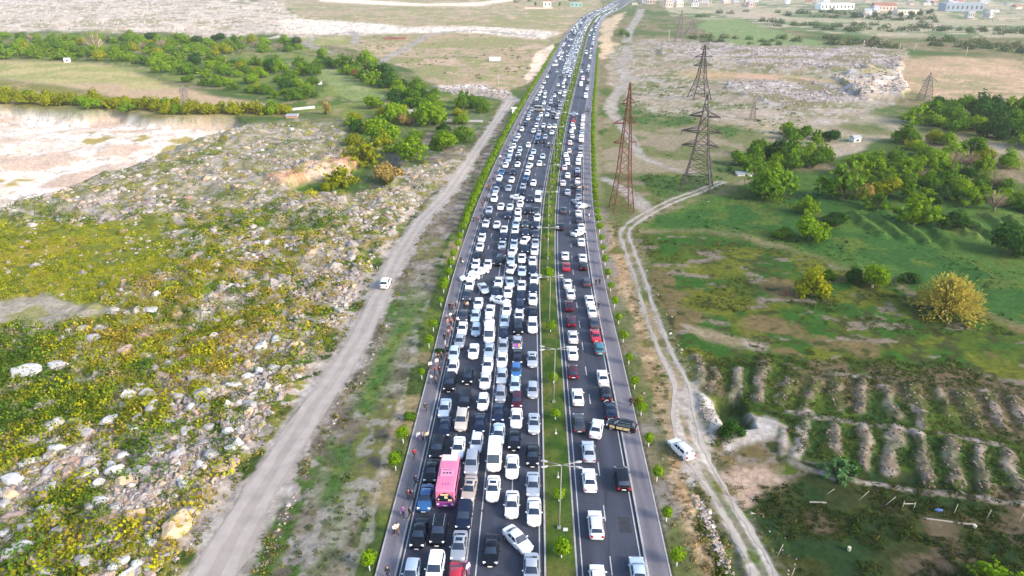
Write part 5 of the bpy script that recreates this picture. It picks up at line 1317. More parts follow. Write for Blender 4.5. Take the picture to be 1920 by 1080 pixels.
CARS += [(6, a, b, 'minibus' if (a, b) in ((1150, 122),) else ('hatchback' if (a + b) % 5 == 0 else 'sedan'), c, 0) for a, b, c in R6]
CARS += [(6, 580, 462, v_, 'e', 75), (6, 1225, 275, v_, 'w', 0), (6, 1165, 850, v_, 'w', 0), (6, 1045, 522, s_, 's', 80), (6, 1175, 45, v_, 'p', 0)]
recs = []
for c in CARS:
    ox, oy, sc = CROPS[c[0]]
    px, py = ox + c[1] / sc, oy + c[2] / sc
    x, y = at(px, py, .75 if c[3] != 'minibus' else 1.2)
    recs.append(dict(x=x, y=y, off=float(road_off(x, y)), t=c[3], c=c[4], turn=c[5], opt=c[6] if len(c) > 6 else '', px=px, py=py))
# drop what two overlapping crops gave twice
uniq = []
for r in recs:
    if any(abs(r['off'] - q['off']) < 1.1 and abs(r['y'] - q['y']) < 2.0 for q in uniq): continue
    uniq.append(r)
recs = uniq
# the coach takes part in the spacing too
bx_, by_ = at(836, 955, .35); BUSL = 6.5
bus_rec = dict(x=bx_, y=by_ + BUSL / 2, off=float(road_off(bx_, by_ + BUSL / 2)), t='bus', c='p', turn=0, opt='', px=836, py=905)
recs.append(bus_rec)
# procedural lanes beyond the last row that can be read one by one
def lane_fill(off, y0, y1, gap, left):
    y = y0 + random.uniform(0, gap)
    while y < y1:
        recs.append(dict(x=0, y=y, off=off + random.uniform(-.45, .45), t=random.choice([s_, s_, s_, h_, o_, v_] if random.random() < .3 else [s_, h_]), c=random.choice('wwwwwwsslkgn'), turn=random.uniform(-4, 4), opt='', far=True))
        y += max(5.2, random.expovariate(1 / max(gap - 5.2, .3)) + 5.2)
y6 = at(1000, 140)[1] + 4
for off, gap in ((-14.0, 11), (-11.5, 45), (-9.6, 36), (-6.0, 7.0), (-3.8, 6.6), (-1.5, 7.2)): lane_fill(off, y6, 1330, gap, True)
for off, gap in ((5.4, 34), (9.2, 15)): lane_fill(off, y6, 1150, gap, False)
n = len(recs)
LW = {**{k: (v[0] * .91, v[1] * 1.92) for k, v in TYPES.items()}, 'bus': (BUSL, 2.5)}
offs = np.array([r['off'] for r in recs]); ys_ = np.array([r['y'] for r in recs])
tr = np.radians([abs(r['turn']) for r in recs])
l0 = np.array([LW[r['t']][0] for r in recs]); w0 = np.array([LW[r['t']][1] for r in recs])
Lx = l0 * np.cos(tr) + w0 * np.sin(tr); Wx = w0 * np.cos(tr) + l0 * np.sin(tr)
Lx = np.where(tr > .4, Lx * .8, Lx); Wx = np.where(tr > .4, Wx * .85, Wx)
fixed = np.array([r['t'] == 'bus' for r in recs])
stretch = np.sqrt(1 + road_s(ys_) ** 2)
for it in range(140):
    order = np.argsort(ys_); moved = False
    for ai in range(n):
        a = order[ai]
        for bi in range(ai + 1, min(ai + 14, n)):
            b = order[bi]
            dy = (ys_[b] - ys_[a]) * stretch[a]
            if dy > 13: break
            py_ = (Lx[a] + Lx[b]) / 2 + .35 - dy
            if py_ <= 0: continue
            do = offs[b] - offs[a]; po = (Wx[a] + Wx[b]) / 2 + .22 - abs(do)
            if po <= 0: continue
            moved = True
            fa, fb = (0, 1) if fixed[a] else (1, 0) if fixed[b] else (.5, .5)
            if po < .55 or po < py_ * .35:
                sg = 1 if do >= 0 else -1
                offs[a] -= sg * po * fa; offs[b] += sg * po * fb
            else:
                ys_[a] -= py_ * fa / stretch[a]; ys_[b] += py_ * fb / stretch[b]
    lft = offs < 1.5
    offs = np.where(lft, np.clip(offs, np.where(tr > .4, -16.2, -14.65), -.95), np.clip(offs, 4.6, np.where(tr > .4, 12.2, 9.95)))
    if not moved: break
for i, r in enumerate(recs):
    r['off'], r['y'] = float(offs[i]), float(ys_[i]); r['x'] = road_pt(r['off'], r['y'])[0]; r['yy'] = road_pt(r['off'], r['y'])[1]

# words for where a car stands
LAMP_Y = [58.9 + 24.9 * k for k in range(20)]
NTH = ["first", "second", "third", "fourth", "fifth", "sixth", "seventh", "eighth", "ninth", "tenth", "eleventh", "twelfth"]
def lane_word(o):
    if o > 1.5: return "right road's inner lane" if o < 7.2 else "right road's outer lane"
    for lim, w in ((-13.0, "left kerb column"), (-10.6, "second column from left"), (-8.2, "third column from left"), (-4.9, "fourth column from left"), (-2.7, "fifth column from left")):
        if o < lim: return w
    return "column beside the median"
def zone_word(y):
    k = int((y - LAMP_Y[0]) // 24.9)
    if k < 0: return "before the nearest lamp mast"
    if k < 11: return f"beyond the {NTH[k]} lamp mast"
    return "far beyond the eleventh lamp mast"
recs_s = sorted(recs, key=lambda r: r['y'])
cars = [r for r in recs_s if r['t'] != 'bus']
solo, rest = cars[:298], cars[298:]
def desc(r): return "pink bus" if r['t'] == 'bus' else f"{CARCOL[r['c']][0]} {TWORD[r['t']]}"
for r in solo:
    left = r['off'] < 1.5
    front = [q for q in recs_s if abs(q['off'] - r['off']) < 1.5 and 0 < (r['y'] - q['y'] if left else q['y'] - r['y']) < 14 and q is not r]
    nb = min(front, key=lambda q: abs(q['y'] - r['y'])) if front else None
    extra = f"behind {desc(nb)}" if nb else "with open road ahead"
    if abs(r['turn']) > 35: extra = "standing crosswise"
    elif abs(r['turn']) > 9: extra = "standing askew"
    r['label'] = f"{desc(r)}, {lane_word(r['off'])}, {zone_word(r['y'])}, {extra}"
for r in solo:
    left = r['off'] < 1.5
    th = math.atan2(float(road_s(r['y'])), 1)
    rz = -th + (math.pi if left else 0) + math.radians(r['turn'])
    lv = 2 if r['y'] < 108 else 1 if r['y'] < 185 else 0
    o = make_car(r['t'], r['c'], r['x'], r['yy'], rz, lv, zroad(r['off']) + .004, r['opt'] == 'sun', r['opt'] == 'rails')
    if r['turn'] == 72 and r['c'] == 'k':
        for y0, w_ in ((-.95, .95), (.12, 1.0), (1.25, .75)):  # gold strips on the near flank imitate a reflection in the black paint
            m = MB(); m.box((0, 0, 0), (.02, w_, .42)); put('side_reflection_strip', m.mesh('side_reflection_strip', [mat('car_reflection_gold', (.62, .47, .22), .4, 0, .5)]), o, (-.895, y0, .70))
        r['label'] = 'black estate car with golden side reflections standing crosswise over the right kerb'
    tag(o, r['label'], TWORD[r['t']] if r['t'] != 'sedan' else 'car', "cars in the left carriageway's jam" if left else "cars on the right carriageway")
# the far end of the jam, joined
mb_ = {}
V_, F_, M_ = [], [], []
far_mats = [paint_mat(c) for c in 'wslkgn'] + [GLASS]
for r in rest:
    L, hw, zb, belt, hood, trunk, roof, wsb, rf, rr_, rb, rw = TYPES[r['t']]; h = L / 2
    m = MB()
    m.loft([ring_body(-h, hw * .85, zb, trunk * .9), ring_body(-h + .4, hw, zb, trunk), ring_body(wsb, hw, zb, hood), ring_body(h, hw * .8, zb, hood * .75)], 'wslkgn'.index(r['c']) if r['c'] in 'wslkgn' else 0)
    m.loft([[(-hw * .85, rb, trunk), (hw * .85, rb, trunk), (hw * .85, wsb, hood), (-hw * .85, wsb, hood)], [(-rw, rr_, roof - .04), (rw, rr_, roof - .04), (rw, rf, roof - .04), (-rw, rf, roof - .04)]], 6)
    m.box((0, (rf + rr_) / 2, roof - .01), (rw * 1.9, rf - rr_, .06), 'wslkgn'.index(r['c']) if r['c'] in 'wslkgn' else 0)
    th = -math.atan2(float(road_s(r['y'])), 1) + (math.pi if r['off'] < 1.5 else 0); c, s = math.cos(th), math.sin(th); k = len(V_)
    V_ += [(x * c - y * s + r['x'], x * s + y * c + r['yy'], z + .03) for x, y, z in m.v]; F_ += [tuple(k + i for i in f) for f in m.f]; M_ += m.m
me = bpy.data.meshes.new("distant_cars"); me.from_pydata(V_, [], F_)
for m in far_mats: me.materials.append(m)
me.polygons.foreach_set("material_index", M_)
tag(link(bpy.data.objects.new("distant_cars", me)), kind="stuff")

# two cars away from the highway
o = make_car('offroad_car', 'w', *at(723, 531, .7), -math.atan2(at(735, 500)[0] - at(690, 600)[0], at(735, 500)[1] - at(690, 600)[1]), 1, 0); o.location.z = hpt(o.location.x, o.location.y) + .05
tag(o, "white off-road car alone on the gravel road left of the highway", "off-road car")
o = make_car('estate_car', 'w', *at(1277, 840, .7), math.radians(25), 2, 0, rails=True); o.location.z = hpt(o.location.x, o.location.y) + .05
tag(o, "white estate car with roof rails parked on the dirt track right of the pavement", "estate car")

# the coach
PINK = mat("bus_pink_paint", (.58, .15, .26), .4, 0, .5); PURPLE = mat("bus_purple_paint", (.22, .03, .22), .4, 0, .5); PALEP = mat("bus_pale_roof", (.66, .22, .36), .5, 0, .2)
bus = empty("bus", (bus_rec['x'], bus_rec['yy'], .05), math.pi - math.atan(float(road_s(bus_rec['y'])))); tag(bus, "pink and purple bus stuck in the left jam with golden windscreen reflections", "bus")
hb = BUSL / 2; bus.scale = (.92, 1, .95)
def bring(y, w, z0, z1): return [(-w, y, z0), (-w, y, z1 - .22), (-w * .93, y, z1 - .05), (-w * .6, y, z1), (w * .6, y, z1), (w * .93, y, z1 - .05), (w, y, z1 - .22), (w, y, z0)]
m = MB(); m.loft([bring(-hb, 1.2, 1.1, 2.95), bring(-hb + .15, 1.25, 1.1, 3.08), bring(hb - .5, 1.25, 1.1, 3.08), bring(hb - .12, 1.22, 1.1, 2.98), bring(hb, 1.16, 1.1, 2.75)]); m.obj("body", PINK, bus)
def lring(y, w, z0): return [(-w, y, z0), (-w, y, 1.1), (w, y, 1.1), (w, y, z0)]
m = MB(); m.loft([lring(-hb, 1.2, .4), lring(-hb + .15, 1.26, .3), lring(hb - .3, 1.26, .3), lring(hb + .03, 1.17, .38)]); m.obj("skirt", PURPLE, bus)
m = MB(); R0 = [(u * 1.12, hb + .02 + .06 * (1 - u * u), 1.25) for u in (-1, -.5, 0, .5, 1)]; R1 = [(u * 1.08, hb - .05 + .05 * (1 - u * u), 2.62) for u in (-1, -.5, 0, .5, 1)]
for i in range(4): m.quad(R0[i], R1[i], R1[i + 1], R0[i + 1])
m.obj("windscreen", GLASS, bus)
GOLD = mat("windscreen_reflection_gold", (.75, .52, .28), .5)  # golden patches laid on the glass stand in for its reflections
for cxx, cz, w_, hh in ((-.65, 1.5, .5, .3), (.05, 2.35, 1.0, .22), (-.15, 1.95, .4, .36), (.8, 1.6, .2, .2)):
    m = MB(); m.box((cxx, hb + .075, cz), (w_, .012, hh)); m.obj("reflection_patch", GOLD, bus)
for s in (-1, 1):
    for k in range(4):
        m = MB(); y0 = -hb + .3 + k * 1.42; q = [(s * 1.256, y0, 1.6), (s * 1.256, y0 + 1.38, 1.6), (s * 1.256, y0 + 1.38, 2.55), (s * 1.256, y0, 2.55)]; m.quad(*(q if s > 0 else q[::-1])); m.obj("side_window", GLASS, bus)
    for yy in (-hb + 1.5, hb - 1.6):
        w_ = put("wheel", wheel_meshes()[0], bus, (s * 1.14, yy, .46)); w_.scale = (1.2, 1.45, 1.45); put("rim", wheel_meshes()[1], w_)
    m = MB(); m.box((s * .92, hb + .03, .82), (.32, .06, .2)); m.obj("headlight", LAMPW, bus)
    m = MB(); m.tube([(s * 1.15, hb - .05, 2.7), (s * 1.35, hb + .22, 2.72), (s * 1.4, hb + .25, 2.3)], .03, 5); m.box((s * 1.4, hb + .25, 2.2), (.2, .08, .38)); m.obj("door_mirror", DARKP, bus)
m = MB(); m.box((0, -hb + .75, 3.09), (2.1, 1.1, .06)); m.obj("roof_panel", mat("bus_white_roof", (.74, .50, .54), .5), bus)
m = MB(); m.box((0, .3, 3.13), (1.7, 1.3, .14)); ac = m.obj("air_conditioner", PALEP, bus)
for k in (-1, 0, 1):
    m = MB(); m.tube([(k * .42, .45, 3.2), (k * .42, .45, 3.215)], .15, 10); m.obj("fan_grille", DARKP, ac)
m = MB(); m.box((0, -.1, 3.205), (1.2, .1, .012)); m.obj("vent_slot", DARKP, ac)
for k in (-1, 0, 1):
    m = MB(); m.box((k * .35, hb - 1.0, 3.09), (.06, .42, .03)); m.obj("roof_slat", PURPLE, bus)
m = MB(); m.box((0, hb + .05, .6), (.52, .02, .12)); m.obj("number_plate", PLATE, bus)

# ----------------------------------------------------------------- lamp masts in the median
STEEL = mat("galvanised_steel", (.26, .25, .235), .6, .2); LAMPG = mat("lamp_glass", (.38, .38, .37), .4)
def lamp_parts():
    P = {}
    m = MB(); m.tube([(0, 0, 0), (0, 0, 4.5), (0, 0, 9.0)], [.08, .06, .042], 8); P['pole'] = m.mesh("pole", [STEEL], True)
    m = MB(); m.box((0, 0, .12), (.42, .42, .24)); P['base_plate'] = m.mesh("base_plate", [STEEL])
    m = MB(); m.tube([(0, 0, 8.98), (.5, 0, 9.06), (1.5, 0, 9.1)], [.05, .045, .035], 6); P['arm'] = m.mesh("arm", [STEEL], True)
    m = MB(); m.loft([[(-.32, -.06, 0), (-.32, .06, 0), (-.32, .05, .09), (-.32, -.05, .09)], [(.1, -.15, -.03), (.1, .15, -.03), (.1, .11, .11), (.1, -.11, .11)], [(.42, -.09, -.02), (.42, .09, -.02), (.42, .06, .07), (.42, -.06, .07)]]); P['lamp_head'] = m.mesh("lamp_head", [LAMPG])
    return P
LP = lamp_parts()
k = 0
for y in [58.9 + 24.9 * i for i in range(22)]:
    x, yy = road_pt(1.75, y)
    root = empty("street_lamp", (x, yy, .2), -math.atan(float(road_s(y))))
    tag(root, (f"tall four-armed street lamp in the median, {NTH[k]} from the bottom" if k < 10 else f"tall thin street lamp far up the median, {ordinal(k + 1)} from the bottom"), "street lamp", "street lamps along the median")
    put("pole", LP['pole'], root); put("base_plate", LP['base_plate'], root)
    for s in (0, 1):
        for dy in (-.24, .24):
            a = put("arm", LP['arm'], root, (0, 0, 0), math.pi * s + (dy if s == 0 else -dy)); put("lamp_head", LP['lamp_head'], a, (1.85, 0, 9.12))
    k += 1
for px_, py_, lab in ((1046, 897, "small white conical garden lamp in the median below the nearest mast's arms"), (1042, 815, "small white conical garden lamp in the median above the nearest mast")):
    x, y = at(px_, py_); m = MB(); m.tube([(0, 0, 0), (0, 0, .25), (0, 0, .9)], [.22, .06, .03], 8)
    o = m.obj("garden_lamp", LAMPG); o.location = (x, y, .2); tag(o, lab, "lamp", "garden lamps in the median")
x, y = at(1060, 996); m = MB(); m.box((0, 0, .06), (.55, .4, .12)); m.box((0, 0, .13), (.4, .28, .03)); o = m.obj("drain_cover", mat("pale_concrete", (.5, .5, .48), .9)); o.location = (x, y, .2); tag(o, "pale concrete drain cover at the nearest lamp mast's foot", "drain cover")

# ----------------------------------------------------------------- lattice pylons
RUST = mat("red_oxide_steel", (.115, .032, .022), .75, noise=(.8, .3)); DKST = mat("dark_weathered_steel", (.040, .030, .032), .7, noise=(.8, .3)); GYST = mat("grey_brown_steel", (.16, .13, .12), .7)
INSUL = mat("glass_insulator", (.12, .12, .14), .3)
def pylon(px, py, ptop, base_w, waist, arms, material, label, rz=0.0, th=.16, levels=10):
    """waist: (height fraction, half width); arms: (height fraction, left reach, right reach)"""
    x, y = at(px, py); Hh = height_to(px, py, ptop); z0 = hpt(x, y)
    root = empty("lattice_pylon", (x, y, z0), rz); tag(root, label, "pylon", None)
    def hw(t):
        f, w1 = waist
        if t < f: return base_w / 2 + (w1 - base_w / 2) * (t / f)
        return max(.06, w1 * (1 - ((t - f) / (1 - f)) ** 1.15 * .93))
    ts = [i / levels for i in range(levels + 1)]
    for sx_ in (-1, 1):
        for sy_ in (-1, 1):
            m = MB()
            for a, b in zip(ts[:-1], ts[1:]): m.strut((sx_ * hw(a), sy_ * hw(a), a * Hh), (sx_ * hw(b), sy_ * hw(b), b * Hh), th * (1.25 - .5 * a))
            m.obj("leg", material, root)
    m = MB()
    for i, (a, b) in enumerate(zip(ts[:-1], ts[1:])):
        A, B = hw(a), hw(b)
        for q in range(4):
            c = [(-1, -1), (1, -1), (1, 1), (-1, 1)]; p, r_ = c[q], c[(q + 1) % 4]
            m.strut((p[0] * A, p[1] * A, a * Hh), (r_[0] * B, r_[1] * B, b * Hh), th * .42)
            m.strut((r_[0] * A, r_[1] * A, a * Hh), (p[0] * B, p[1] * B, b * Hh), th * .42)
            if i: m.strut((p[0] * A, p[1] * A, a * Hh), (r_[0] * A, r_[1] * A, a * Hh), th * .4)
    b = m.obj("bracing", material, root); b["kind"] = "stuff"
    for t, l, r_ in arms:
        w = hw(t)
        for reach, sg in ((l, -1), (r_, 1)):
            if reach <= 0: continue
            m = MB(); tip = (sg * (w + reach), 0, t * Hh)
            for sy_ in (-1, 1):
                m.strut((sg * w, sy_ * w, t * Hh), tip, th * .8); m.strut((sg * w, sy_ * w, t * Hh + 1.3), tip, th * .6)
            for f in (.35, .7): m.strut((sg * (w + reach * f), -w * (1 - f), t * Hh), (sg * (w + reach * f), w * (1 - f), t * Hh), th * .5)
            a = m.obj("cross_arm", material, root)
            m = MB(); m.tube([(tip[0], 0, tip[2]), (tip[0], 0, tip[2] - 1.3)], .09, 5); m.obj("insulator", INSUL, a)
    m = MB()
    for sx_ in (-1, 1):
        for sy_ in (-1, 1): m.box((sx_ * base_w / 2, sy_ * base_w / 2, .1), (.7, .7, .6))
    return root
pylon(1165, 394, 155, 5.4, (.32, 1.5), [(.70, 2.9, 1.7), (.55, 2.2, 1.6), (.85, 1.2, 1.2)], RUST, "tall rust-red lattice pylon beside the right verge", .12, .20, 12)
pylon(1306, 353, 176, 8.4, (.45, 1.9), [(.62, 4.6, 4.0), (.78, 3.4, 3.2), (.47, 3.6, 3.0)], DKST, "dark lattice pylon by the track's fork, with splayed legs", -.35, .28, 10)
pylon(1311, 184, 83, 9.0, (.42, 1.7), [(.62, 3.5, 3.5), (.78, 3.8, 3.8), (.92, 2.0, 2.0)], DKST, "grey-brown lattice pylon standing farther off behind the dark pylon", .1, .32, 8)
pylon(1733, 187, 134, 5.0, (.6, 1.3), [(.72, 2.5, 3.5)], GYST, "small brown pylon on the tan field at far right", .2, .26, 8)
pylon(352, 212, 160, 4.2, (.7, 1.0), [(.8, 1.2, 1.2)], GYST, "small brown pylon standing in the hedge above the quarry", 0, .24, 8)
pylon(1273, 84, 18, 8, (.4, 2), [(.65, 6, 6), (.8, 4.5, 4.5)], GYST, "faint thin pylon far off above the grey rubble", 0, .3, 9)
pylon(1297, 64, 38, 12, (.5, 2), [(.8, 5, 5)], GYST, "faint short pylon with spread legs beside the faint thin one", 0, .35, 7)
pylon(1411, 222, 186, 2.0, (.5, .7), [(.9, 1, 1)], GYST, "thin grey lattice post between dark pylon and right rubble", 0, .16, 7)

# conductors strung between the dark pylons
def pole(px, py, ptop, rad, label, material=None, lean=0, name="utility_pole", arm=False, cat="pole", group=None):
    x, y = at(px, py); Hh = height_to(px, py, ptop) - 0
    m = MB(); m.tube([(0, 0, 0), (lean * .5, 0, Hh * .5), (lean, 0, Hh)], [rad, rad * .9, rad * .7], 6)
    o = m.obj(name, material or POLEW, None, True); o.location = (x, y, hpt(x, y)); tag(o, label, cat, group)
    if arm:
        m = MB(); m.box((lean, 0, Hh - .3), (1.6, .1, .12)); m.obj("cross_arm", material or POLEW, o)
    return o
POLEW = mat("whitish_pole", (.42, .38, .30), .8)
pole(934, 161, 138, .22, "thin cream pole on the tan field above the left rubble strip")
pole(1253, 82, 56, .3, "white pole at the left edge of the right rubble", name="utility_pole")
pole(1618, 91, 77, .3, "first pale pole along the right rubble's top edge")
pole(1686, 95, 83, .3, "second pale pole along the right rubble's top edge, beside the tan field")
pole(1712, 97, 83, .3, "leaning pale pole at the tan field's corner", lean=1.5)
pole(1810, 107, 90, .3, "pale pole on the tan field's upper edge")
pole(1914, 125, 104, .3, "pale pole at the tan field's right end, leaning right", lean=2.0)
pole(1918, 125, 104, .3, "pale pole at the tan field's right end, leaning left", lean=-1.0)
pole(1861, 40, 14, .8, "tall pale chimney-like mast among the far town houses", name="mast", cat="mast")
pole(616, 211, 188, .14, "thin pale post beside the orchard's brown tree", name="fence_post", cat="post")
# leaning posts of the broken fence, lower right
for i, (a, b, top, ln) in enumerate([(1552, 921, 911, .75), (1612, 931, 914, .95), (1661, 941, 924, 1.0), (1694, 946, 933, 0), (1715, 948, 935, 0), (1791, 956, 938, .1), (1853, 965, 949, .15), (1914, 973, 951, .15), (1458, 1040, 1018, .35), (1482, 1085, 1063, .2)]):
    words = ["leaning white fence post farthest left below the earth ridges", "second leaning white fence post from left below the ridges", "third leaning fence post, beside the gate frame", "left upright of the small white gate frame", "right upright of the small white gate frame", "upright white fence post right of the gate frame", "second upright fence post right of the gate frame", "fence post at the right edge of the picture", "leaning white post right of the dirt track near the bottom", "white post cut by the bottom edge right of the track"]
    pole(a, b, top, .045, words[i], lean=ln, name="fence_post", cat="fence post", group="posts of the broken fence")
x0, y0 = at(1694, 946); x1, y1 = at(1715, 948); m = MB(); m.box(((x0 + x1) / 2, (y0 + y1) / 2, hpt(x0, y0) + .75), (x1 - x0 + .1, .06, .09)); tag(m.obj("gate_rail", POLEW), "white rail across the small gate frame in the lower right field", "rail")
for px_, py_, L_, rz, lab in ((1760, 970, 3.2, -.2, "pale plank lying on the dark field right of the gate frame"), (1815, 976, 2.0, -.1, "short pale plank lying near the field's right fence"), (1535, 937, 2.0, -.05, "pale plank at the left end of the broken fence")):
    x, y = at(px_, py_); m = MB(); m.box((0, 0, .06), (L_, .22, .08)); o = m.obj("plank", mat("weathered_plank", (.24, .21, .17), .9)); o.location = (x, y, hpt(x, y)); o.rotation_euler = (0, 0, rz); tag(o, lab, "plank")
WHT = mat("white_plaster", (.78, .76, .73), .8, noise=(.6, .1)); BLUET = mat("blue_sheet", (.05, .12, .32), .5)
for px_, py_, r_, mm, nm, lab in ((1592, 1030, .2, POLEW, "bucket", "small white bucket lying in the dark field at lower right"), (1414, 960, .3, POLEW, "sack", "white sack beside the dirt track's right edge"), (1829, 984, .2, POLEW, "bucket", "white bucket at the end of the plank in the right field"), (1763, 952, .6, BLUET, "tarpaulin", "crumpled blue sheet by the fence at lower right")):
    x, y = at(px_, py_); m = MB()
    if nm == "bucket": m.tube([(0, 0, 0), (0, 0, .2), (0, 0, .5)], [r_ * .8, r_ * .95, r_], 10)
    else:
        V = ROCK_HI[3] * [r_, r_ * .7, r_ * .5]; m.add(V + [0, 0, r_ * .25], I2[1])
    o = m.obj(nm, mm); o.location = (x, y, hpt(x, y)); tag(o, lab, nm)
x, y = at(906, 960); m = MB(); V = ROCK_HI[2] * [.22, .3, .3]; m.add(V + [0, 0, .22], I2[1]); o = m.obj("bag", DARKP); o.location = (x, y, .05); tag(o, "small dark bag on the painted strip between the lanes", "bag")

# ----------------------------------------------------------------- sheds, walls, houses
ROOFR = mat("rusty_roof", (.24, .10, .07), .8, noise=(.3, .3)); ROOFG = mat("grey_roof", (.32, .32, .33), .7); PINKP = mat("pinkish_plaster", (.58, .42, .36), .85); GREYP = mat("grey_plaster", (.42, .41, .40), .85); HOLE = mat("dark_opening", (.03, .032, .04), .3); CREAM = mat("cream_plaster", (.62, .54, .42), .85)
def house(px, py, wpx, hm, depth, wall, roofm, label, rz=0, gable=True, nwin=3, name="house", cat="house", group=None, storeys=1, win=True):
    x, y = at(px, py); w = wpx / ppm(x, y); z = hpt(x, y) - .3
    root = empty(name, (x, y, z), rz); tag(root, label, cat, group)
    m = MB(); m.box((0, 0, hm / 2), (w, depth, hm)); m.obj("wall", wall, root)
    m = MB(); e = .3
    if gable:
        r_ = depth * .28
        m.loft([[(sx_ * (w / 2 + e), -depth / 2 - e, hm), (sx_ * (w / 2 + e), depth / 2 + e, hm), (sx_ * (w / 2 + e), 0, hm + r_)] for sx_ in (-1, 1)])
    else: m.box((0, 0, hm + .12), (w + 2 * e, depth + 2 * e, .25))
    m.obj("roof", roofm, root)
    if win:
        wm = part_win(max(.8, w / nwin * .38), hm / storeys * .42)
        for sN in range(storeys):
            for k in range(nwin):
                put("window", wm, root, ((k + .5 - nwin / 2) * w / nwin, -depth / 2 - .03, hm / storeys * (sN + .52)))
    return root
WINC = {}
def part_win(w, h):
    k = (round(w, 1), round(h, 1))
    if k not in WINC:
        m = MB(); m.box((0, 0, 0), (k[0], .06, k[1])); WINC[k] = m.mesh("window", [HOLE])
    return WINC[k]
house(928, 115, 20, 2.2, 3.0, WHT, WHT, "long white box container on the tan field left of the highway", 0, False, 1, "container", "container", win=False)
house(127, 117, 10, 2.8, 3, WHT, ROOFG, "small white hut at the edge of the left hedge", .4, False, 1, "hut", "hut")
house(965, 212, 10, 2.4, 2.2, WHT, WHT, "little white kiosk with two halves by the gravel road's junction", 0, False, 2, "kiosk", "kiosk", win=False)
house(774, 218, 15, 3.0, 4, CREAM, ROOFG, "cream hut hidden among the orchard trees", .3, False, 1, "hut", "hut")
house(1395, 324, 26, .9, 2.5, WHT, ROOFG, "white low shelter left of the large rounded green tree", 0, False, 2, "shelter", "shelter", win=False)
house(1432, 366, 14, .8, 2.0, CREAM, CREAM, "pale low hut under the large rounded green tree", 0, False, 2, "hut", "hut", win=False)
house(1603, 263, 14, 1.8, 3, WHT, ROOFG, "small white hut beside the tan path on the right", .2, True, 1, "hut", "hut")
house(600, 158, 7, 1.6, 2, WHT, ROOFG, "tiny white hut inside the green orchard garden", .2, False, 1, "hut", "hut", win=False)
house(742, 75, 40, 1.6, 8, ROOFR, ROOFR, "low rusty ruin beside the pale track, upper left", 0, False, 2, "ruin", "ruin", win=False)
house(548, 217, 20, 1.2, 4, mat("red_earth_brick", (.40, .22, .15), .9), ROOFG, "low reddish brick ruin at the rubble slope's top", .1, False, 1, "ruin", "ruin", win=False)
house(1564, 17, 62, 9, 22, WHT, WHT, "long bright white hall on the skyline at upper right", 0, False, 9, "hall", "hall")
house(1545, 13, 10, 17, 14, WHT, WHT, "white tower block at the left end of the bright white hall", 0, False, 2, "tower", "tower", storeys=3)
house(1655, 19, 40, 7, 16, PINKP, ROOFR, "pinkish long house with red roof right of the white hall", 0, True, 6)
house(1640, 23, 10, 6, 12, WHT, ROOFG, "small white house below the pinkish long house", 0, True, 2)
house(1700, 27, 46, 6, 14, CREAM, ROOFG, "long cream shed row right of the pinkish long house", 0, False, 8)
for px_, w_, py_, lab in ((1004, 6, 12, "dark cypress far off at the left of the pink walled house"), (1022, 4, 12, "slim dark cypress in front of the pink walled house"), (1049, 6, 13, "dark cypress right of the pink walled house")):
    tree_px(px_, py_, w_, 'tall', 'dark', lab, "cypress_tree", "tree", None, 1.3)
house(1010, 16, 52, 2.6, 2, PINKP, PINKP, "long pinkish wall in front of far houses, left of the bend", 0, False, 1, "wall", "wall", win=False)
house(1026, 13, 14, 9, 10, WHT, ROOFR, "white house behind the long pinkish wall", 0, True, 2)
house(1080, 12, 22, 6, 10, mat("green_sheet", (.22, .40, .36), .7), ROOFG, "pale green shed left of the highway's far bend", 0, False, 3, "shed", "shed")
hr_ = random.Random(3)
for k in range(64):
    px_ = hr_.uniform(1180, 1935); py_ = hr_.uniform(-3, 14) if px_ < 1600 else hr_.uniform(0, 34)
    if 1530 < px_ < 1610 or (1625 < px_ < 1730 and 14 < py_ < 30): py_ = hr_.uniform(-4, 2)
    wl, wn = hr_.choice([(WHT, "white"), (CREAM, "cream"), (PINKP, "pinkish"), (GREYP, "grey")]); rf_, rn = hr_.choice([(ROOFR, "red"), (ROOFG, "grey"), (ROOFG, "grey")])
    pos = "above the white hall" if px_ < 1530 and px_ > 1400 else "left of the white hall" if px_ <= 1400 else "right of the white hall" if px_ < 1760 else "at the far upper right"
    house(px_, py_, hr_.uniform(7, 16), hr_.choice([3.5, 4, 6, 8]), hr_.uniform(8, 12), wl, rf_, f"{wn} far town house with {rn} roof {pos}", hr_.uniform(-.3, .3), hr_.random() < .6, 3, group="town houses in the far distance", storeys=1)
house(1800, 20, 70, 11, 20, mat("blue_grey_cladding", (.22, .27, .33), .7), mat("blue_roof", (.24, .29, .36), .7), "large blue-grey hall in the far town at upper right", 0, False, 8, "hall", "hall")  # blue-grey of walls and roof has distance haze mixed into the colour
for px_ in range(1600, 1760, 18): tree_px(px_ + hr_.uniform(-5, 5), 30 + hr_.uniform(-3, 4), hr_.uniform(8, 14), 'bushy', 'hazy', "blue-green tree among the far town houses", "broadleaf_tree", "tree", "trees among the far town houses", 1.1)
# garden wall of the left orchard
for (a, b), (c, d), lab in (((545, 205), (590, 200), "low grey garden wall left of the orchard's brown tree"), ((830, 228), (905, 230), "low pale garden wall below the small green plot")):
    p0, p1 = at(a, b), at(c, d); L_ = math.dist(p0, p1); m = MB(); m.box((0, 0, .4), (L_, .35, 1.3)); o = m.obj("garden_wall", GREYP); o.location = ((p0[0] + p1[0]) / 2, (p0[1] + p1[1]) / 2, hpt(*p0)); o.rotation_euler = (0, 0, math.atan2(p1[1] - p0[1], p1[0] - p0[0])); tag(o, lab, "wall")

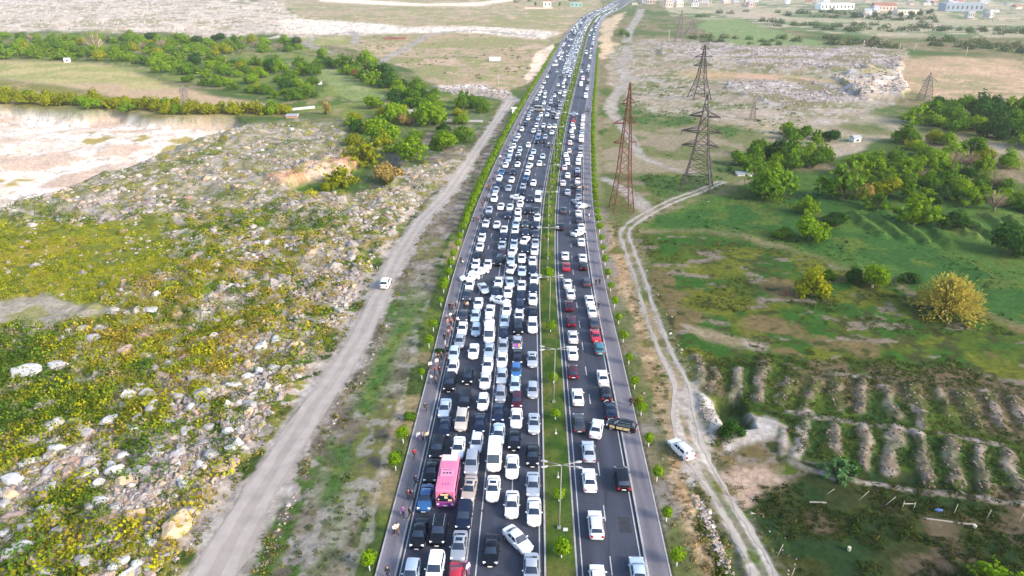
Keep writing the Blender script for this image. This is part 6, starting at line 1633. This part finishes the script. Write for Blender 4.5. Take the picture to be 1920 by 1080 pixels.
# ----------------------------------------------------------------- people
SKIN = mat("skin", (.34, .20, .14), .6); HAIRD = mat("dark_hair", (.02, .014, .01), .6)
def skinned(name, verts, edges, rad, level=1):
    me = bpy.data.meshes.new(name); me.from_pydata(verts, edges, [])
    o = link(bpy.data.objects.new(name, me))
    o.modifiers.new("s", 'SKIN'); sv = me.skin_vertices[0].data
    for i, r_ in enumerate(rad): sv[i].radius = (r_, r_) if not isinstance(r_, tuple) else r_
    sv[0].use_root = True
    sb = o.modifiers.new("u", 'SUBSURF'); sb.levels = level
    bpy.context.view_layer.update()
    out = bpy.data.meshes.new_from_object(o.evaluated_get(bpy.context.evaluated_depsgraph_get()))
    bpy.data.objects.remove(o); bpy.data.meshes.remove(me)
    out.name = name; out.polygons.foreach_set("use_smooth", [True] * len(out.polygons)); return out
def pose_points(stride, armf, armb, bend, phone):
    J = {'pel': (0, 0, .95), 'sp': (0, bend * .3, 1.18), 'ch': (0, bend * .6, 1.38), 'nk': (0, bend * .8, 1.52), 'hd': (0, bend * .9 + .02, 1.66), 'top': (0, bend * .9 + .015, 1.745), 'nose': (0, bend * .9 + .105, 1.645)}
    for s, k, st, ar in ((-1, 'l', stride, armf), (1, 'r', -stride, armb)):
        J['hip' + k] = (s * .10, 0, .90); J['kn' + k] = (s * .105, st * .45 + .03, .50); J['an' + k] = (s * .11, st * .9 - (.05 if st < 0 else 0), .085); J['toe' + k] = (s * .125, st * .9 + .15, .035)
        J['sh' + k] = (s * .19, bend * .62, 1.42)
        if phone and k == 'r': J['el' + k] = (s * .25, .06 + bend, 1.17); J['wr' + k] = (s * .15, .27 + bend, 1.30); J['ha' + k] = (s * .12, .32 + bend, 1.36)
        else: J['el' + k] = (s * .25, ar * .4 + bend * .4, 1.15); J['wr' + k] = (s * .25, ar + .06, .93); J['ha' + k] = (s * .24, ar + .09, .83)
    return J
POSES = [pose_points(0, .02, .02, 0, False), pose_points(.32, -.2, .22, .04, False), pose_points(.06, .05, .0, .03, True)]
PM = []
def person_meshes(J):
    N = ['pel', 'sp', 'ch', 'nk', 'hd', 'top', 'nose']; R = [(.14, .11), (.135, .10), (.15, .105), .055, (.078, .095), .05, .018]
    E = [('pel', 'sp'), ('sp', 'ch'), ('ch', 'nk'), ('nk', 'hd'), ('hd', 'top'), ('hd', 'nose')]
    for k in 'lr':
        N += [a + k for a in ('hip', 'kn', 'an', 'toe', 'sh', 'el', 'wr', 'ha')]; R += [.085, .06, .042, .035, .06, .042, .032, .04]
        E += [('pel', 'hip' + k), ('hip' + k, 'kn' + k), ('kn' + k, 'an' + k), ('an' + k, 'toe' + k), ('ch', 'sh' + k), ('sh' + k, 'el' + k), ('el' + k, 'wr' + k), ('wr' + k, 'ha' + k)]
        h = J['ha' + k]; w = J['wr' + k]; s = -1 if k == 'l' else 1
        d = np.array(h) - np.array(w); d /= np.linalg.norm(d)
        for f in range(5):                      # fingers and thumb
            nm = f"f{f}{k}"; off = np.array([0, (f - 1.5) * .02, 0]) if f < 4 else np.array([-s * .035, .035, .0])
            tip = np.array(h) + off + d * ((.075, .085, .08, .06, .02)[f]) + np.array([-s * .015, 0, 0])
            J[nm] = tuple(tip); N.append(nm); R.append(.009); E.append(('ha' + k, nm))
    idx = {n_: i for i, n_ in enumerate(N)}
    body = skinned("person", [J[n_] for n_ in N], [(idx[a], idx[b]) for a, b in E], R)
    def sub(name, N, R, E):
        idx = {n_: i for i, n_ in enumerate(N)}; return skinned(name, [J[n_] for n_ in N], [(idx[a], idx[b]) for a, b in E], R)
    J['elc'] = J['ell']
    top = sub("jacket", ['pel', 'sp', 'ch', 'nb', 'shl', 'ell', 'wrl', 'shr', 'elr', 'wrr'] if J.setdefault('nb', tuple((np.array(J['ch']) * .35 + np.array(J['nk']) * .65))) else [], [(.175, .14), (.17, .135), (.18, .135), .075, .082, .062, .05, .082, .062, .05], [('pel', 'sp'), ('sp', 'ch'), ('ch', 'nb'), ('ch', 'shl'), ('shl', 'ell'), ('ell', 'wrl'), ('ch', 'shr'), ('shr', 'elr'), ('elr', 'wrr')])
    leg = sub("trousers", ['pel', 'hipl', 'knl', 'anl', 'hipr', 'knr', 'anr'], [(.16, .13), .105, .08, .062, .105, .08, .062], [('pel', 'hipl'), ('hipl', 'knl'), ('knl', 'anl'), ('pel', 'hipr'), ('hipr', 'knr'), ('knr', 'anr')])
    hd = J['hd']
    m = MB(); V, F = I2; Q = [(hd[0] + v[0] * .092, hd[1] - .012 + v[1] * .112, hd[2] + .03 + v[2] * .105) for v in V]
    keep = [f for f in F if all(not (V[i][1] > .45 and V[i][2] < .45) and V[i][2] > -.45 for i in f)]
    m.add(Q, keep); hair = m.mesh("hair", [HAIRD], True)
    sh = MB()
    for k in 'lr':
        a = J['an' + k]; t = J['toe' + k]; sh.tube([(a[0], a[1] - .06, .05), (a[0], a[1] + .05, .05), (t[0], t[1] + .03, .035)], [.045, .055, .04], 8)
    shoe = sh
    return body, top, leg, hair
for J in POSES: PM.append(person_meshes(J))
for p in PM: p[0].materials.append(SKIN)
PCOL = dict(black=(.015, .015, .018), navy=(.02, .025, .06), grey=(.18, .18, .19), white=(.75, .74, .72), red=(.45, .02, .02), maroon=(.07, .01, .02), orange=(.5, .14, .03), pink=(.30, .15, .16), beige=(.52, .42, .30), cream=(.68, .60, .48), purple=(.16, .07, .24), blue=(.05, .09, .25), brown=(.13, .075, .05))
CLOTHC = {}
def cloth(kind, pose, c):
    k = (kind, pose, c)
    if k not in CLOTHC:
        me = PM[pose][1 if kind == 'jacket' else 2].copy(); me.materials.clear(); me.materials.append(mat("cloth_" + c, PCOL[c], .9)); CLOTHC[k] = me
    return CLOTHC[k]
def person(px, py, topc, legc, label, face, pose, group, z=.13, scale=1.0):
    x, y = at(px, py, z)
    o = link(bpy.data.objects.new("person", PM[pose][0])); o.location = (x, y, z); o.rotation_euler = (0, 0, face); o.scale = (scale,) * 3
    tag(o, label, "person", group)
    put("jacket", cloth('jacket', pose, topc), o); put("trousers", cloth('trousers', pose, legc), o); put("hair", PM[pose][3], o)
GP = "people on the left pavement"
PEOPLE = [
 (728, 1084, 'black', 'navy', "person in black at the bottom of the left pavement, cut by the edge"), (739, 1003, 'white', 'black', "person in white top beside person in cream, low on left pavement"), (746, 1001, 'cream', 'brown', "person in cream top walking beside the one in white"),
 (757, 970, 'purple', 'navy', "person in purple jacket left of the person in black, low pavement"), (769, 971, 'black', 'black', "person all in black beside the one in purple jacket"), (767, 938, 'maroon', 'black', "person in maroon top beside blue car on left pavement"), (774, 939, 'navy', 'navy', "person in navy next to the one in maroon top"),
 (780, 911, 'navy', 'black', "person in dark navy walking alone beside the pink bus"), (777, 860, 'red', 'black', "person in red top and black trousers alone on left pavement"), (786, 827, 'white', 'purple', "person in white top and purple trousers, left of a trio"), (793, 828, 'grey', 'black', "person in grey top in the middle of a trio"), (801, 828, 'beige', 'navy', "person in beige top and navy trousers, right of a trio"),
 (798, 772, 'black', 'black', "person in black standing alone at the pavement's grass edge"), (808, 719, 'white', 'grey', "person in white beside a person in brown, below red jacket"), (817, 722, 'brown', 'black', "person in brown top below the red jacket group"), (807, 694, 'white', 'black', "person in white top left of the red jacket"), (815.5, 703, 'red', 'navy', "person in bright red jacket with the standing group"), (825, 704, 'maroon', 'black', "person in dark maroon right of the red jacket"), (819, 688, 'white', 'grey', "person in white just behind the red jacket"),
 (818, 678, 'cream', 'grey', "person in cream top behind the white tops, at grass edge"), (823, 680, 'black', 'black', "person in black left in the dark cluster above red jacket"), (828, 676, 'brown', 'black', "person in brown in the dark cluster above red jacket"), (838, 678, 'black', 'maroon', "person in black and maroon beside kerbside car"), (838, 664, 'black', 'black', "person in black at the cluster's far end by kerbside car"),
 (834, 641, 'black', 'navy', "person in black bending by the pavement's edge"), (834.5, 647, 'white', 'white', "small child in white beside the bending person"), (841, 632, 'pink', 'maroon', "person in pink top in the mid pavement crowd"), (847, 628, 'grey', 'navy', "person in grey top right in mid pavement crowd"), (841.5, 623, 'maroon', 'black', "person in maroon top in mid pavement crowd"), (839, 613, 'pink', 'grey', "person in dusty pink at crowd's left"), (846, 611, 'orange', 'navy', "person in bright orange top in the pavement crowd"),
 (837, 603, 'grey', 'black', "person in grey at the crowd's upper left"), (845, 601, 'white', 'grey', "person in white top behind the orange one"), (851, 602, 'black', 'black', "person in black right of the crowd, near cars"), (858, 609, 'white', 'black', "person in white shirt standing against a kerbside car"),
 (843, 582, 'black', 'black', "leftmost of three people in black above the crowd"), (848, 583, 'maroon', 'black', "middle of three people in dark clothes above the crowd"), (855, 581, 'black', 'black', "rightmost of three people in black above the crowd"), (871, 579, 'brown', 'black', "person in brown between cars at the kerb"), (876, 580, 'beige', 'black', "person in beige between cars at the kerb"),
 (867, 500, 'white', 'black', "person in white beside the round trees, far pavement"), (864, 494, 'black', 'black', "person in black beside the round trees, far pavement"), (888, 417, 'black', 'black', "person in black at the far trees, left"), (893, 417, 'maroon', 'black', "person in maroon in the far pavement group"), (897, 416, 'pink', 'black', "person in pink in the far pavement group"), (903, 412, 'black', 'black', "person in black beside the far kerbside cars"),
 (900, 398, 'black', 'navy', "person in black by the far trees, upper group"), (905, 388, 'maroon', 'black', "person in maroon by the far trees, upper group"), (909, 380, 'black', 'black', "person in black between the far trees and white car"), (913, 377, 'black', 'black', "person in black beside the far white off-road car"), (913, 356, 'orange', 'black', "person in orange top far up the left pavement"), (917, 356, 'maroon', 'black', "person in maroon next to the far orange top"), (918, 342, 'grey', 'black', "person in grey far up left pavement"), (925, 342, 'black', 'black', "person in black far up left pavement beside a car"), (938, 300, 'white', 'black', "person in white top farthest up left pavement"),
 (974, 236, 'maroon', 'black', "faint person in maroon far up the left pavement"), (962, 252, 'pink', 'black', "faint person in pink far up the left pavement")]
for i, (a, b, tc, lc, lab) in enumerate(PEOPLE):
    small = 'child' in lab; walk = any(w in lab for w in ('walking', 'alone', 'purple', 'low pav'))
    onroad = 'between cars' in lab or 'against a kerbside' in lab
    person(a, b, tc, lc, lab, random.uniform(-.6, .6) + (math.pi if i % 3 == 0 else -1.57 if i % 3 == 1 else 0), 1 if walk else (0, 2, 0)[i % 3], GP, .02 if onroad else .13, .62 if small else random.uniform(.95, 1.04))
for a, b, tc, lc, lab, z in ((878, 1076, 'white', 'purple', "person in white top between cars on the painted strip, bottom edge", .02), (873.5, 1070, 'purple', 'purple', "person in purple standing behind the red car at the bottom", .02), (1117.5, 536, 'black', 'black', "left of two people in black on the right pavement", .13), (1124, 535, 'black', 'black', "right of two people in black on the right pavement", .13), (1121.5, 581, 'black', 'black', "person in black beside the white cars, right pavement's kerb", .13),
                             (1182.5, 762, 'maroon', 'black', "person in maroon beside the yellowish bush on right pavement", .13), (1104, 411, 'white', 'grey', "person in white far up the right pavement", .13), (1105, 419, 'grey', 'blue', "person in grey just below the one in white, right pavement", .13), (1094, 358, 'orange', 'brown', "person in orange at the right kerb far up", .13), (1100, 358, 'beige', 'brown', "person in beige at the right kerb far up", .13), (1087, 345, 'red', 'red', "person in red between white and grey cars, right road", .02),
                             (1099, 212, 'black', 'black', "person in black in the far group on right road", .13), (1102, 214, 'black', 'black', "person in dark clothes in the far group on right road", .13), (1101, 206, 'maroon', 'black', "person in maroon in the far group on right road", .13), (1104, 210, 'navy', 'black', "person in navy in the far group on right road", .13)):
    person(a, b, tc, lc, lab, random.uniform(-3, 3), random.choice((0, 1, 2)), "people on the right road and pavement" if a > 1000 else None, z)
# a flag draped over a car's bonnet
sil = [r for r in solo if abs(r['px'] - 969.8) < 2 and abs(r['py'] - 643.8) < 3]
if sil:
    r = sil[0]; m = MB(); n = 6
    FL = [mat("flag_pink", (.70, .05, .22), .8), mat("flag_blue", (.05, .08, .42), .8), mat("flag_orange", (.75, .30, .04), .8)]
    zc = .93
    for b in range(3):
        for i in range(n):
            y0, y1 = -1.95 + .22 * i * .8, -1.95 + .22 * (i + 1) * .8
            x0, x1 = -.45 + .3 * b, -.45 + .3 * (b + 1)
            f = lambda X_, Y_: zc + .03 + .02 * math.sin(9 * X_ + 5 * Y_) + .06 * (Y_ + 1.5)
            m.quad((x0, y0, f(x0, y0)), (x1, y0, f(x1, y0)), (x1, y1, f(x1, y1)), (x0, y1, f(x0, y1)), b)
    o = m.obj("flag", FL); o.location = (r['x'], r['yy'], .03); tag(o, "pink, blue and orange flag draped over a silver car's bonnet", "flag")

# ----------------------------------------------------------------- labels: tell look-alikes apart by order in the picture
NTH2 = NTH + ["thirteenth", "fourteenth", "fifteenth", "sixteenth", "seventeenth", "eighteenth", "nineteenth", "twentieth"]
def finish_labels():
    by = {}
    for o in S.objects:
        if o.parent is None and "label" in o.keys(): by.setdefault(o["label"], []).append(o)
    for lab, objs in by.items():
        if len(objs) < 2 or len(objs) > 90: continue
        lab = lab.replace(' tree in the wood at the far right above the tan path', ' tree in the far right wood')
        objs.sort(key=lambda o: to_px(o.location.x, o.location.y)[0] if o["category"] not in ("car", "hatchback", "off-road car", "minibus") else -to_px(o.location.x, o.location.y)[1])
        isc = objs[0]["category"] in ("car", "hatchback", "off-road car", "minibus")
        for i, o in enumerate(objs):
            if len(objs) == 2: w = ("nearer" if i == 0 else "farther") if isc else ("left" if i == 0 else "right")
            elif i == 0: w = "nearest" if isc else "leftmost"
            elif i == len(objs) - 1: w = "farthest" if isc else "rightmost"
            else: w = (ordinal(i + 1) + ("-nearest" if isc else "-from-left"))
            o["label"] = " ".join((w + " " + lab).split()[:16])
finish_labels()

# ----------------------------------------------------------------- the air
hm = bpy.data.materials.new("haze_air"); hm.use_nodes = True
n = hm.node_tree.nodes; n.remove(n["Principled BSDF"])
pv = n.new("ShaderNodeVolumePrincipled"); pv.inputs["Color"].default_value = (.86, .90, .97, 1); pv.inputs["Density"].default_value = HAZE_DENSITY; pv.inputs["Anisotropy"].default_value = .2
hm.node_tree.links.new(pv.outputs[0], n["Material Output"].inputs["Volume"])
m = MB(); m.box((0, 5000, 38), (34000, 16500, 140)); o = m.obj("haze", hm); o["kind"] = "stuff"
